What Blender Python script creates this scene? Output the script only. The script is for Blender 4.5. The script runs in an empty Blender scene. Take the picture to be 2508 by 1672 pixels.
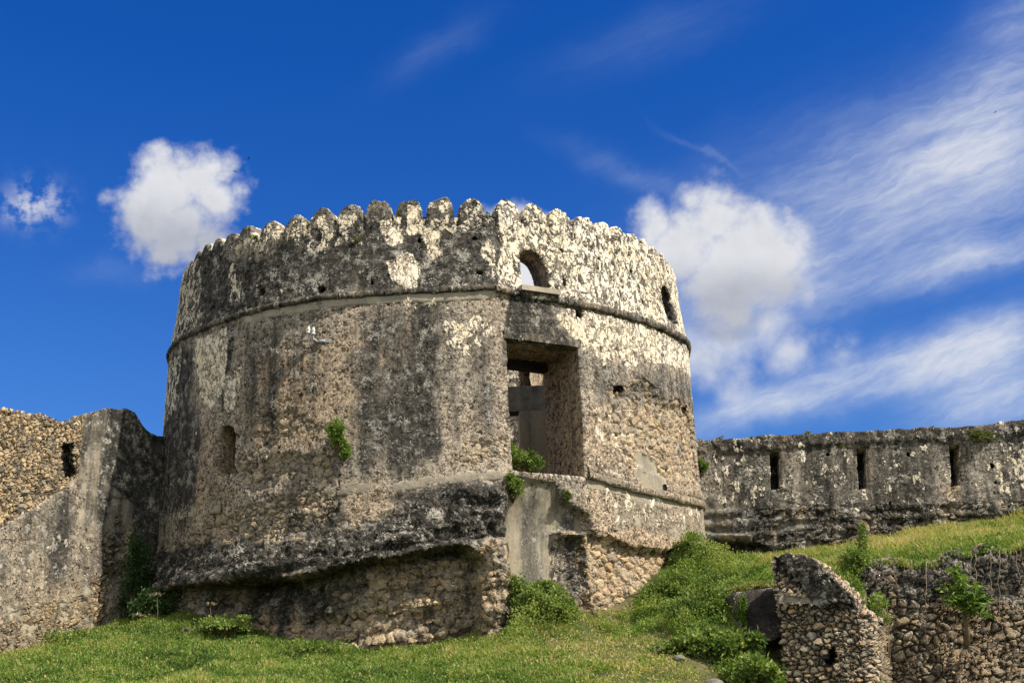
import bpy, math
import numpy as np
from mathutils import Matrix, Vector

# ------------------------------------------------------------------ camera, sky, sun, exposure
SC = bpy.context.scene
COL = SC.collection
FPX, PW, PH = 3000.0, 2508.0, 1672.0            # focal length and frame measured in photo pixels
PITCH, ROLL = math.radians(16.92), math.radians(-1.63)
_c, _s = math.cos(ROLL), math.sin(ROLL)
X_ = np.array([1.0, 0, 0]); U_ = np.array([0, -math.sin(PITCH), math.cos(PITCH)])
FWD = np.array([0, math.cos(PITCH), math.sin(PITCH)])
RIGHT = _c * X_ + _s * U_
UP = -_s * X_ + _c * U_

cam = bpy.data.cameras.new('camera')
cam.sensor_width = 36.0
cam.lens = 36.0 * FPX / PW
cam.clip_start, cam.clip_end = 0.1, 3000
cam_o = bpy.data.objects.new('camera', cam)
cam_o.matrix_world = Matrix((
    (RIGHT[0], UP[0], -FWD[0], 0), (RIGHT[1], UP[1], -FWD[1], 0), (RIGHT[2], UP[2], -FWD[2], 0), (0, 0, 0, 1)))
COL.objects.link(cam_o)
SC.camera = cam_o

SUN_AZ, SUN_EL = math.radians(63), math.radians(46)     # azimuth turned from "towards the viewer" to the right
SUN_DIR = np.array([math.sin(SUN_AZ) * math.cos(SUN_EL), -math.cos(SUN_AZ) * math.cos(SUN_EL), math.sin(SUN_EL)])
sun = bpy.data.lights.new('sun', 'SUN')
sun.energy = 4.3
sun.angle = math.radians(0.53)
sun.color = (1.0, 0.93, 0.82)
sun_o = bpy.data.objects.new('sun', sun)
sun_o.rotation_euler = Vector(-SUN_DIR).to_track_quat('-Z', 'Y').to_euler()
sun_o.location = (20, -10, 30)
COL.objects.link(sun_o)

SC.view_settings.view_transform = 'Standard'
SC.view_settings.look = 'None'
SC.view_settings.gamma = 1.0
SC.view_settings.use_curve_mapping = False
SC.view_settings.exposure = 0.85


# ------------------------------------------------------------------ node helpers
class G:
    """A tiny expression builder over a node tree."""
    def __init__(self, tree):
        self.t = tree
        tree.nodes.clear()

    def n(self, kind, **kw):
        nd = self.t.nodes.new(kind)
        for k, v in kw.items():
            setattr(nd, k, v)
        return nd

    def put(self, sock, v):
        if isinstance(v, S):
            self.t.links.new(v.s, sock)
        elif v is not None:
            sock.default_value = v

    def m(self, op, a, b=None, c=None, clamp=False):
        nd = self.n('ShaderNodeMath', operation=op)
        nd.use_clamp = clamp
        for i, v in enumerate((a, b, c)):
            if v is not None:
                self.put(nd.inputs[i], v)
        return S(self, nd.outputs[0])

    def vm(self, op, a, b=None, scale=None):
        nd = self.n('ShaderNodeVectorMath', operation=op)
        self.put(nd.inputs[0], a)
        if b is not None:
            self.put(nd.inputs[1], b)
        if scale is not None:
            self.put(nd.inputs['Scale'], scale)
        return S(self, nd.outputs['Value'] if op in ('DOT_PRODUCT', 'LENGTH', 'DISTANCE') else nd.outputs[0])

    def xyz(self, x, y, z=0.0):
        nd = self.n('ShaderNodeCombineXYZ')
        for i, v in enumerate((x, y, z)):
            self.put(nd.inputs[i], v)
        return S(self, nd.outputs[0])

    def noise(self, vec, scale, detail=5, rough=0.55, dist=0.0, color=False):
        nd = self.n('ShaderNodeTexNoise')
        self.put(nd.inputs['Vector'], vec)
        nd.inputs['Scale'].default_value = scale
        nd.inputs['Detail'].default_value = detail
        nd.inputs['Roughness'].default_value = rough
        nd.inputs['Distortion'].default_value = dist
        return S(self, nd.outputs['Color' if color else 'Fac'])

    def voro(self, vec, scale, feature='F1', rnd=1.0):
        nd = self.n('ShaderNodeTexVoronoi', feature=feature)
        self.put(nd.inputs['Vector'], vec)
        nd.inputs['Scale'].default_value = scale
        nd.inputs['Randomness'].default_value = rnd
        return S(self, nd.outputs['Distance']), (S(self, nd.outputs['Color']) if feature != 'DISTANCE_TO_EDGE' else None)

    def ss(self, x, a, b, lo=0.0, hi=1.0):
        nd = self.n('ShaderNodeMapRange', interpolation_type='SMOOTHSTEP')
        self.put(nd.inputs[0], x)
        for i, v in enumerate((a, b, lo, hi)):
            nd.inputs[i + 1].default_value = v
        return S(self, nd.outputs[0])

    def ramp(self, fac, stops, interp='LINEAR'):
        nd = self.n('ShaderNodeValToRGB')
        nd.color_ramp.interpolation = interp
        e = nd.color_ramp.elements
        while len(e) < len(stops):
            e.new(0.5)
        for el, (p, c) in zip(e, stops):
            el.position = p
            el.color = (*c, 1)
        self.put(nd.inputs[0], fac)
        return S(self, nd.outputs[0])

    def mix(self, fac, a, b, blend='MIX'):
        nd = self.n('ShaderNodeMix', data_type='RGBA', blend_type=blend)
        self.put(nd.inputs[0], fac)
        for sock, v in ((nd.inputs[6], a), (nd.inputs[7], b)):
            self.put(sock, v if isinstance(v, S) else (*v, 1))
        return S(self, nd.outputs[2])

    def attr(self, name, vec=False):
        nd = self.n('ShaderNodeAttribute', attribute_name=name)
        return S(self, nd.outputs['Vector' if vec else 'Fac'])

    def sep(self, v):
        nd = self.n('ShaderNodeSeparateXYZ')
        self.put(nd.inputs[0], v)
        return [S(self, o) for o in nd.outputs]


class S:
    def __init__(self, g, s):
        self.g, self.s = g, s
    def __add__(self, o): return self.g.m('ADD', self, o)
    __radd__ = __add__
    def __sub__(self, o): return self.g.m('SUBTRACT', self, o)
    def __rsub__(self, o): return self.g.m('SUBTRACT', o, self)
    def __mul__(self, o): return self.g.m('MULTIPLY', self, o)
    __rmul__ = __mul__
    def __truediv__(self, o): return self.g.m('DIVIDE', self, o)
    def max(self, o): return self.g.m('MAXIMUM', self, o)
    def min(self, o): return self.g.m('MINIMUM', self, o)
    def clamp(self): return self.g.m('ADD', self, 0.0, clamp=True)


# ------------------------------------------------------------------ sky with clouds, laid out by world direction
def make_world():
    w = bpy.data.worlds.new('World')
    SC.world = w
    w.use_nodes = True
    g = G(w.node_tree)
    tc = g.n('ShaderNodeTexCoord')
    d = S(g, tc.outputs['Generated'])
    sky = g.n('ShaderNodeTexSky', sky_type='NISHITA')
    sky.sun_disc = False
    sky.sun_elevation = SUN_EL
    sky.sun_rotation = math.atan2(SUN_DIR[0], SUN_DIR[1])
    sky.air_density, sky.dust_density, sky.ozone_density = 1.0, 0.4, 2.0
    skyc = S(g, sky.outputs[0])
    # sky-plane coordinates (thousands of photo pixels) about a fixed compass direction
    fz = g.vm('DOT_PRODUCT', d, tuple(FWD))
    front = g.ss(fz, 0.25, 0.45)
    fzs = fz.max(0.05)
    U = g.vm('DOT_PRODUCT', d, tuple(RIGHT)) / fzs * 3.0 + 1.254
    V = g.vm('DOT_PRODUCT', d, tuple(UP)) / fzs * -3.0 + 0.836
    P = g.xyz(U, V, 0.0)
    warp = g.noise(P, 5.0, 4, 0.6, color=True)
    Pw = g.vm('ADD', P, g.vm('SCALE', g.vm('SUBTRACT', warp, (0.5, 0.5, 0.5)), scale=0.11))
    fb = g.noise(P, 9.0, 9, 0.62)
    fb2 = g.noise(g.vm('ADD', P, (0.020, -0.026, 0.0)), 9.0, 5, 0.6)

    fbw = g.noise(P, 3.6, 4, 0.55)

    bil = g.m('ABSOLUTE', g.noise(P, 6.5, 7, 0.55) - 0.5) * 2.0

    def puff(blobs, lo, hi, amp):
        f = None
        for (x, y, r) in blobs:
            q = (r - g.vm('DISTANCE', Pw, (x, y, 0.0))) * 9.5
            f = q if f is None else f.max(q)
        f = f.max(-3.0)
        return g.ss(f + (fb - 0.5) * amp * 0.55 + (bil - 0.22) * amp * 0.55 + (fbw - 0.5) * 0.8, lo, hi), f

    c1, f1 = puff([(0.40, 0.465, 0.115), (0.47, 0.435, 0.095), (0.335, 0.50, 0.075), (0.435, 0.555, 0.11), (0.405, 0.62, 0.06),
                   (0.535, 0.41, 0.05), (0.37, 0.545, 0.095), (0.585, 0.445, 0.035), (0.515, 0.49, 0.085), (0.50, 0.575, 0.085)], -0.22, 0.55, 1.8)
    c2, f2 = puff([(1.755, 0.545, 0.10), (1.84, 0.63, 0.14), (1.69, 0.60, 0.12), (1.60, 0.565, 0.075), (1.93, 0.69, 0.06),
                   (1.77, 0.70, 0.12), (1.95, 0.60, 0.05), (1.70, 0.50, 0.06)], -0.24, 0.62, 1.7)
    c3, f3 = puff([(1.77, 0.80, 0.12), (1.88, 0.80, 0.085), (1.93, 0.865, 0.075), (2.04, 0.875, 0.05), (1.72, 0.88, 0.10), (1.80, 0.93, 0.08)], -0.35, 1.1, 1.7)
    c4 = g.m('EXPONENT', g.vm('LENGTH', g.vm('MULTIPLY', g.vm('SUBTRACT', Pw, (0.078, 0.505, 0.0)), (15.0, 20.0, 1.0))) * g.vm('LENGTH', g.vm('MULTIPLY', g.vm('SUBTRACT', Pw, (0.078, 0.505, 0.0)), (15.0, 20.0, 1.0))) * -1.0) * g.ss(g.noise(P, 17.0, 7, 0.6), 0.40, 0.62)
    c5, f5 = puff([(1.26, 0.675, 0.17)], -0.1, 0.3, 0.5)
    cum = c1.max(c2).max(c3 * 0.85).max(c4 * 0.75).max(c5) * 0.97
    # light from the right and above: the puffs' tops brighter than their undersides
    body = g.ss(f1.max(f2).max(f3), 0.0, 0.9)
    low = g.ss(V + (fb - 0.5) * 0.18, 0.46, 0.60) * g.ss(f1, -0.3, 0.3)
    low2 = g.ss(V + (fb - 0.5) * 0.15, 0.60, 0.74) * g.ss(f2, -0.3, 0.2) * 0.9
    relief = ((fb - fb2) * 1.9 + (bil - 0.2) * 0.5 + 0.45).clamp()
    shade = ((low.max(low2) * 0.75) + (1.0 - relief) * 0.28 * body).clamp()
    cumcol = g.mix(shade, (0.98, 0.99, 1.02), (0.50, 0.53, 0.62))

    # cirrus: long brushed strands
    def strand(x, y, ang, a, b, k):
        ca, sa = math.cos(math.radians(ang)), math.sin(math.radians(ang))
        q = g.vm('SUBTRACT', Pw, (x, y, 0.0))
        u = g.vm('DOT_PRODUCT', q, (ca / a, -sa / a, 0.0))
        v = g.vm('DOT_PRODUCT', q, (sa / b, ca / b, 0.0))
        r2 = u * u + v * v
        return g.m('EXPONENT', r2 * -1.0) * k
    st = None
    for s_ in [(2.20, 0.44, 17, 0.40, 0.15, 1.0), (2.50, 0.12, 62, 0.25, 0.10, 0.55), (2.45, 0.33, 25, 0.22, 0.16, 0.55),
               (2.12, 0.66, 12, 0.42, 0.075, 0.62), (2.42, 0.62, 18, 0.25, 0.035, 0.6), (1.86, 1.00, 20, 0.20, 0.038, 1.0), (2.20, 0.90, 14, 0.30, 0.055, 1.0),
               (2.42, 0.83, 24, 0.16, 0.06, 0.95), (2.46, 0.96, 14, 0.18, 0.07, 1.15), (1.62, 0.08, 22, 0.24, 0.06, 0.11), (1.07, 0.12, 32, 0.13, 0.035, 0.13),
               (1.58, 0.44, -22, 0.2, 0.03, 0.20), (1.73, 0.38, -30, 0.11, 0.008, 0.16), (1.75, 0.78, 12, 0.25, 0.14, 0.35), (0.28, 0.67, 0, 0.1, 0.03, 0.12)]:
        q = strand(*s_)
        st = q if st is None else st + q
    a_ = math.radians(19)
    Pq = g.vm('ADD', P, g.vm('SCALE', g.vm('SUBTRACT', warp, (0.5, 0.5, 0.5)), scale=0.035))
    pr = g.xyz(g.vm('DOT_PRODUCT', Pq, (math.cos(a_), -math.sin(a_), 0.0)) * 1.0, g.vm('DOT_PRODUCT', Pq, (math.sin(a_), math.cos(a_), 0.0)) * 4.2, 3.0)
    fib = g.noise(pr, 3.0, 7, 0.58, 0.25)
    fib2 = g.noise(pr, 9.0, 6, 0.6, 0.2)
    pr3 = g.xyz(g.vm('DOT_PRODUCT', Pw, (math.cos(a_ + .12), -math.sin(a_ + .12), 0.0)) * 1.3, g.vm('DOT_PRODUCT', Pw, (math.sin(a_ + .12), math.cos(a_ + .12), 0.0)) * 9.0, 7.0)
    fib3 = g.noise(pr3, 6.0, 6, 0.65, 0.1)
    cir = (st * g.ss(fib * 0.5 + fib2 * 0.2 + fbw * 0.3, 0.32, 0.64, 0.42, 1.05) * g.ss(fib3, 0.3, 0.7, 0.74, 1.02))
    cir = (cir - cir * cir * 0.22).clamp().min(0.93)
    # to the sides and behind the viewer: unseen bright cloud added as fill light
    dz = g.sep(d)[2]
    other = g.ss(g.noise(d, 2.3, 7, 0.6), 0.38, 0.58) * g.ss(dz, 0.0, 0.2) * (1.0 - front) * 0.9
    alpha_c = (cir * 0.92).clamp()

    # polarised, deep blue in front; plain sky elsewhere
    tint = g.mix(front, (0.95, 0.98, 1.0), g.mix(g.ss(dz, 0.12, 0.55), (0.22, 0.47, 0.88), (0.05, 0.37, 0.98)))
    blue = g.mix(1.0, skyc, tint, 'MULTIPLY')
    bg0 = g.n('ShaderNodeBackground'); g.put(bg0.inputs[0], blue); bg0.inputs[1].default_value = SKY_STRENGTH
    bg1 = g.n('ShaderNodeBackground'); g.put(bg1.inputs[0], g.mix(cir, (0.56, 0.70, 0.95), (0.95, 0.97, 1.02))); bg1.inputs[1].default_value = CLOUD
    bg2 = g.n('ShaderNodeBackground'); g.put(bg2.inputs[0], cumcol); bg2.inputs[1].default_value = CLOUD
    bg3 = g.n('ShaderNodeBackground'); bg3.inputs[0].default_value = (1.75, 1.7, 1.62, 1); bg3.inputs[1].default_value = CLOUD
    cur = bg0.outputs[0]
    for fac, b in ((other, bg3), (alpha_c * front, bg1), (cum * front, bg2)):
        mx = g.n('ShaderNodeMixShader')
        g.put(mx.inputs[0], fac)
        g.t.links.new(cur, mx.inputs[1]); g.t.links.new(b.outputs[0], mx.inputs[2])
        cur = mx.outputs[0]
    out = g.n('ShaderNodeOutputWorld')
    g.t.links.new(cur, out.inputs[0])
    w.cycles.sampling_method = 'MANUAL'
    w.cycles.sample_map_resolution = 512


SKY_STRENGTH, CLOUD = 0.08, 0.46
make_world()


# ------------------------------------------------------------------ geometry helpers
def ray(px, py):
    x = (np.asarray(px, float) - PW / 2) / FPX
    y = -(np.asarray(py, float) - PH / 2) / FPX
    return FWD + x[..., None] * RIGHT + y[..., None] * UP


def at(px, py, Y):
    """The world point seen at a photo pixel, at depth Y."""
    r = ray(px, py)
    return r * (np.asarray(Y, float) / r[..., 1])[..., None]


def _hash(ix, iy, iz, seed):
    h = (ix.astype(np.int64) * 374761393 + iy.astype(np.int64) * 668265263 + iz.astype(np.int64) * 2147483647 + seed * 974711) & 0xFFFFFFFF
    h = ((h ^ (h >> 13)) * 1274126177) & 0xFFFFFFFF
    h = ((h ^ (h >> 16)) * 2246822519) & 0xFFFFFFFF
    return ((h ^ (h >> 15)) & 0xFFFFFF) / float(0xFFFFFF)


def vnoise(p, seed=0):
    i = np.floor(p); f = p - i
    f = f * f * (3 - 2 * f)
    i = i.astype(np.int64)
    r = 0
    for dx in (0, 1):
        for dy in (0, 1):
            for dz in (0, 1):
                w = (f[:, 0] if dx else 1 - f[:, 0]) * (f[:, 1] if dy else 1 - f[:, 1]) * (f[:, 2] if dz else 1 - f[:, 2])
                r = r + w * _hash(i[:, 0] + dx, i[:, 1] + dy, i[:, 2] + dz, seed)
    return r


def fbm(p, scale=1.0, octs=4, seed=0):
    p = np.asarray(p, float) * scale
    r, a, t = 0, 1.0, 0
    for o in range(octs):
        r = r + a * vnoise(p * (2.03 ** o) + o * 17.3, seed + o); t += a; a *= 0.5
    return r / t - 0.5


def ramp01(x, a, b):
    t = np.clip((x - a) / (b - a), 0, 1)
    return t * t * (3 - 2 * t)


def sdf(poly, U, Z, far=1.0):
    """Signed distance to a polygon, positive inside, cut off at -far."""
    poly = np.asarray(poly, float)
    out = np.full(U.shape, -far)
    lo, hi = poly.min(0) - far, poly.max(0) + far
    k = np.nonzero((U > lo[0]) & (U < hi[0]) & (Z > lo[1]) & (Z < hi[1]))
    x, y = U[k], Z[k]
    d = np.full(x.shape, 1e9); ins = np.zeros(x.shape, bool)
    n = len(poly)
    for i in range(n):
        a, b = poly[i], poly[(i + 1) % n]
        e = b - a
        t = np.clip(((x - a[0]) * e[0] + (y - a[1]) * e[1]) / max(e @ e, 1e-9), 0, 1)
        d = np.minimum(d, np.hypot(x - a[0] - t * e[0], y - a[1] - t * e[1]))
        c = (a[1] > y) != (b[1] > y)
        if abs(e[1]) > 1e-12:
            ins ^= c & (x < a[0] + e[0] * (y - a[1]) / e[1])
    out[k] = np.where(ins, d, -d)
    return out


def closest(poly, x, y):
    poly = np.asarray(poly, float)
    bd, bx, by = np.full(x.shape, 1e9), x.copy(), y.copy()
    for i in range(len(poly)):
        a, b = poly[i], poly[(i + 1) % len(poly)]
        e = b - a
        t = np.clip(((x - a[0]) * e[0] + (y - a[1]) * e[1]) / max(e @ e, 1e-9), 0, 1)
        qx, qy = a[0] + t * e[0], a[1] + t * e[1]
        d = np.hypot(x - qx, y - qy)
        k = d < bd
        bd[k], bx[k], by[k] = d[k], qx[k], qy[k]
    return bx, by, bd


def build(name, V, faces, mat, parent=None, attrs=None, smooth=True, origin=None):
    """faces: list of int arrays (n,4) / (n,3). V in world coordinates."""
    V = np.asarray(V, float)
    me = bpy.data.meshes.new(name)
    faces = [np.asarray(f, np.int32) for f in faces if len(f)]
    nl = sum(f.size for f in faces); nf = sum(len(f) for f in faces)
    o = bpy.data.objects.new(name, me)
    off = np.zeros(3)
    if parent is not None:
        off = np.array(parent['_org']) if '_org' in parent else np.zeros(3)
        o.parent = parent
    elif origin is not None:
        off = np.asarray(origin, float)
        o.location = off
    me.vertices.add(len(V))
    me.vertices.foreach_set('co', (V - off).astype(np.float32).ravel())
    me.loops.add(nl)
    me.loops.foreach_set('vertex_index', np.concatenate([f.ravel() for f in faces]))
    me.polygons.add(nf)
    sizes = np.concatenate([np.full(len(f), f.shape[1], np.int32) for f in faces])
    starts = np.concatenate([[0], np.cumsum(sizes)[:-1]]).astype(np.int32)
    me.polygons.foreach_set('loop_start', starts)
    me.polygons.foreach_set('loop_total', sizes)
    me.polygons.foreach_set('use_smooth', np.full(nf, bool(smooth)))
    at_ = me.attributes.new('rest', 'FLOAT_VECTOR', 'POINT')
    at_.data.foreach_set('vector', V.astype(np.float32).ravel())
    for k, a in (attrs or {}).items():
        t = me.attributes.new(k, 'FLOAT', 'POINT')
        t.data.foreach_set('value', np.broadcast_to(np.asarray(a, np.float32), (len(V),)).copy())
    me.update(calc_edges=True)
    me.validate()
    me.materials.append(mat)
    if parent is None and origin is not None:
        o['_org'] = list(map(float, off))
    COL.objects.link(o)
    return o


def thing(name, label, cat, loc, group=None):
    o = bpy.data.objects.new(name, None)
    COL.objects.link(o)
    o.location = loc
    o.empty_display_size = 0.2
    o['_org'] = [float(v) for v in loc]
    return tag(o, label, cat, group)


def tag(o, label, cat, group=None, kind=None):
    o['label'] = label
    o['category'] = cat
    if group:
        o['group'] = group
    o['kind'] = kind or 'thing'
    return o


class Bits:
    """Collects boxes, tubes, grids into one mesh."""
    def __init__(self):
        self.v, self.f4, self.f3, self.n = [], [], [], 0

    def add(self, V, f4=(), f3=()):
        self.v.append(np.asarray(V, float))
        if len(f4): self.f4.append(np.asarray(f4) + self.n)
        if len(f3): self.f3.append(np.asarray(f3) + self.n)
        self.n += len(V)

    def box(self, c, size, rot=0.0, seg=1):
        hx, hy, hz = np.array(size) / 2
        c = np.array(c, float)
        ca, sa = math.cos(rot), math.sin(rot)
        R = np.array([[ca, -sa, 0], [sa, ca, 0], [0, 0, 1]])
        for ax in range(3):
            for sg in (-1, 1):
                a, b = (ax + 1) % 3, (ax + 2) % 3
                n1 = max(1, int(seg)); g_ = np.linspace(-1, 1, n1 + 1)
                A, B = np.meshgrid(g_, g_)
                P = np.zeros(A.shape + (3,)); P[..., ax] = sg; P[..., a] = A * sg; P[..., b] = B
                P = P.reshape(-1, 3) * (hx, hy, hz)
                i = np.arange(n1 * (n1 + 1)); i = i[(i % (n1 + 1)) < n1]
                self.add(P @ R.T + c, np.c_[i, i + 1, i + n1 + 2, i + n1 + 1])

    def tube(self, pts, rad, k=7):
        pts = np.asarray(pts, float)
        rad = np.broadcast_to(np.asarray(rad, float), (len(pts),))
        T = np.gradient(pts, axis=0); T /= np.linalg.norm(T, axis=1)[:, None] + 1e-9
        ref = np.array([0.31, 0.22, 0.93]) if abs(T[0, 2]) < 0.8 else np.array([0.9, 0.3, 0.1])
        A = np.cross(T, ref); A /= np.linalg.norm(A, axis=1)[:, None]
        B = np.cross(T, A)
        a = np.linspace(0, 2 * np.pi, k, endpoint=False)
        V = pts[:, None] + rad[:, None, None] * (A[:, None] * np.cos(a)[None, :, None] + B[:, None] * np.sin(a)[None, :, None])
        n = len(pts)
        f = [[i * k + j, i * k + (j + 1) % k, (i + 1) * k + (j + 1) % k, (i + 1) * k + j] for i in range(n - 1) for j in range(k)]
        V = np.r_[V.reshape(-1, 3), pts[:1], pts[-1:]]
        t = [[n * k, (j + 1) % k, j] for j in range(k)] + [[n * k + 1, (n - 1) * k + j, (n - 1) * k + (j + 1) % k] for j in range(k)]
        self.add(V, f, t)

    def lathe(self, c, prof, k=14, axis=(0, 0, 1)):
        z = np.array(axis, float); z /= np.linalg.norm(z)
        x = np.cross(z, (0.3, 0.9, 0.2)); x /= np.linalg.norm(x); y = np.cross(z, x)
        a = np.linspace(0, 2 * np.pi, k, endpoint=False)
        V = np.concatenate([np.array(c) + h * z + r * (np.cos(a)[:, None] * x + np.sin(a)[:, None] * y) for r, h in prof])
        n = len(prof)
        f = [[i * k + j, i * k + (j + 1) % k, (i + 1) * k + (j + 1) % k, (i + 1) * k + j] for i in range(n - 1) for j in range(k)]
        self.add(V, f)

    def make(self, name, mat, parent=None, attrs=None, smooth=True, origin=None):
        V = np.concatenate(self.v)
        fs = []
        if self.f4: fs.append(np.concatenate(self.f4))
        if self.f3: fs.append(np.concatenate(self.f3))
        return build(name, V, fs, mat, parent, attrs, smooth, origin)


# ------------------------------------------------------------------ materials
def finish(g, mat, color, rough=0.9, height=None, spec=0.2, disp_method='BOTH', scale=1.0):
    b = g.n('ShaderNodeBsdfPrincipled')
    g.put(b.inputs['Base Color'], color if isinstance(color, S) else (*color, 1))
    g.put(b.inputs['Roughness'], rough)
    b.inputs['Specular IOR Level'].default_value = spec
    o = g.n('ShaderNodeOutputMaterial')
    g.t.links.new(b.outputs[0], o.inputs[0])
    if height is not None:
        dn = g.n('ShaderNodeDisplacement')
        g.put(dn.inputs['Height'], height)
        dn.inputs['Midlevel'].default_value = 0.0
        dn.inputs['Scale'].default_value = scale
        g.t.links.new(dn.outputs[0], o.inputs['Displacement'])
        mat.displacement_method = disp_method
    return b


def new_mat(name):
    m = bpy.data.materials.new(name)
    m.use_nodes = True
    return m, G(m.node_tree)


def masonry(name, stone=5.0, flat=1.35, palette=None, joint=(0.05, 0.042, 0.033), relief=0.055, size_bias=0.0, smear=0.0, disp='BOTH'):
    """Weathered coral-stone masonry driven by the painted weights plaster, soot, rubble, cement, warm."""
    m, g = new_mat(name)
    co = g.attr('rest', vec=True)
    aP, aS, aR, aC, aW, aB = (g.attr(k) for k in ('plaster', 'soot', 'rubble', 'cement', 'warm', 'big'))
    n_big = g.noise(co, 0.9, 4, 0.55)
    n_mid = g.noise(co, 3.4, 6, 0.62)
    n_a = g.noise(co, 8.0, 6, 0.68)
    n_fine = g.noise(co, 26.0, 5, 0.72)
    n_grain = g.noise(co, 75.0, 3, 0.7)
    stretch = g.vm('MULTIPLY', co, (1.0, 1.0, 0.14))
    streak = g.noise(stretch, 2.5, 6, 0.66)
    wv = g.vm('SCALE', g.vm('SUBTRACT', g.noise(co, 6.0, 4, 0.65, color=True), (0.5, 0.5, 0.5)), scale=0.13)
    cw = g.vm('ADD', co, wv)
    # pebbly, eroded render: light grit, dark pores, stray stones showing through
    pe, _ = g.voro(cw, 17.0, 'DISTANCE_TO_EDGE')
    _, pc = g.voro(cw, 17.0)
    prand = g.sep(pc)
    warm = g.mix((aW + (n_big - 0.5) * 1.4 + (n_mid - 0.5) * 0.5).clamp(), (0.33, 0.295, 0.245), (0.41, 0.315, 0.215))
    tone = g.ss(n_fine * 0.55 + n_grain * 0.25 + n_a * 0.35 + (prand[0] - 0.5) * 0.10 - 0.075, 0.40, 0.60)
    base = g.mix(tone, g.mix(1.0, warm, (0.24, 0.235, 0.235), 'MULTIPLY'), g.mix(1.0, warm, (1.38, 1.36, 1.34), 'MULTIPLY'))
    pore = g.ss(n_a * 0.5 + n_fine * 0.5, 0.37, 0.455)
    base = g.mix(1.0, base, g.ramp(pore, [(0, (0.20, 0.19, 0.18)), (1, (1, 1, 1))]), 'MULTIPLY')
    pit = g.ss(pe + (n_fine - 0.5) * 0.12, 0.0, 0.08)
    base = g.mix(1.0, base, g.ramp(pit, [(0, (0.55, 0.53, 0.5)), (1, (1, 1, 1))]), 'MULTIPLY')
    # exposed rubble stones of two sizes, partly smeared with mortar
    wv2 = g.vm('SCALE', g.vm('SUBTRACT', g.noise(co, 21.0, 3, 0.6, color=True), (0.5, 0.5, 0.5)), scale=0.030)
    cs = g.vm('MULTIPLY', g.vm('ADD', cw, wv2), (1.0, 1.0, flat))
    _, sc = g.voro(cs, stone)
    se, _ = g.voro(cs, stone, 'DISTANCE_TO_EDGE')
    _, sc2 = g.voro(cs, stone * 1.9)
    se2, _ = g.voro(cs, stone * 1.9, 'DISTANCE_TO_EDGE')
    small = g.ss(g.noise(co, 2.2, 3, 0.6) + size_bias - aB * 0.2, 0.47, 0.53)
    srand = g.sep(g.mix(small, sc, sc2))
    se = se * (1.0 - small) + se2 * 1.7 * small
    pal = palette or [(0.0, (0.19, 0.175, 0.155)), (0.25, (0.35, 0.31, 0.25)), (0.5, (0.42, 0.335, 0.23)), (0.75, (0.50, 0.42, 0.305)), (1.0, (0.40, 0.29, 0.18))]
    stc = g.ramp(srand[0], pal)
    stc = g.mix(1.0, stc, g.ramp(n_fine * 0.5 + n_grain * 0.25 + n_a * 0.25, [(0.30, (0.22, 0.21, 0.19)), (0.46, (0.85, 0.84, 0.81)), (0.68, (1.5, 1.46, 1.38))]), 'MULTIPLY')
    edge = se + (n_fine - 0.5) * 0.16 + (n_a - 0.5) * 0.08
    stc = g.mix(aW.clamp(), stc, g.mix(1.0, stc, (1.06, 0.99, 0.88), 'MULTIPLY'))
    dome = g.ss(edge, 0.0, 0.26)
    mortar = g.ss(n_mid * 0.6 + n_a * 0.4 + smear, 0.50, 0.60)
    jc = g.mix(mortar, joint, g.mix(1.0, base, (0.85, 0.85, 0.85), 'MULTIPLY'))
    stc = g.mix(g.ss(edge, 0.02, 0.10), jc, stc)
    stc = g.mix(mortar * 0.55, stc, base)
    rm = g.ss(aR + (n_mid - 0.5) * 0.9 + (n_a - 0.5) * 0.5, 0.38, 0.58)
    col = g.mix(rm, base, stc)
    # cement repairs
    cem = g.mix(g.ss(streak + (n_a - 0.5) * 0.4, 0.36, 0.66), (0.31, 0.265, 0.19), (0.185, 0.17, 0.135))
    cem = g.mix(g.ss(n_fine * 0.5 + n_mid * 0.5, 0.47, 0.66) * 0.6, cem, (0.38, 0.335, 0.25))
    cem = g.mix(1.0, cem, g.ramp(n_a * 0.6 + n_fine * 0.4, [(0.33, (0.35, 0.34, 0.32)), (0.44, (1, 1, 1))]), 'MULTIPLY')
    cm = g.ss(aC + (n_mid - 0.5) * 0.55 + (n_a - 0.5) * 0.35 + (n_fine - 0.5) * 0.2, 0.42, 0.54)
    col = g.mix(cm, col, cem)
    # black lichen and sooty streaks running down; painted shade shares this weight
    sv = aS + (streak - 0.5) * 1.6 + (n_mid - 0.5) * 0.65 + (n_a - 0.5) * 0.75 + (n_fine - 0.5) * 0.8
    sm = g.ss(sv, 0.36, 0.78)
    sootc = g.ramp(n_a * 0.45 + n_fine * 0.3 + n_grain * 0.1 + n_mid * 0.15, [(0.42, (0.012, 0.012, 0.011)), (0.49, (0.030, 0.029, 0.026)), (0.55, (0.085, 0.080, 0.070)), (0.62, (0.19, 0.178, 0.152))])
    sootc = g.mix(g.ss(n_a * 0.5 + n_mid * 0.35 + n_fine * 0.15, 0.515, 0.60) * 0.6, sootc, (0.25, 0.235, 0.205))
    fleck = g.ss(n_grain * 0.4 + n_fine * 0.6 + (n_mid - 0.5) * 0.6, 0.585, 0.625)
    sootc = g.mix(fleck * 0.75, sootc, (0.42, 0.39, 0.335))
    col = g.mix(sm * 0.95, col, sootc)
    # old cream limewash, flaking off in ragged islands, with hairline cracks
    cp = g.vm('MULTIPLY', g.vm('ADD', co, g.vm('SCALE', wv, scale=0.8)), (1.0, 1.0, 0.62))
    flake = g.noise(cp, 6.0, 4, 0.55)
    ridge1 = g.m('ABSOLUTE', g.noise(cp, 5.0, 4, 0.5) - 0.5)
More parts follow.
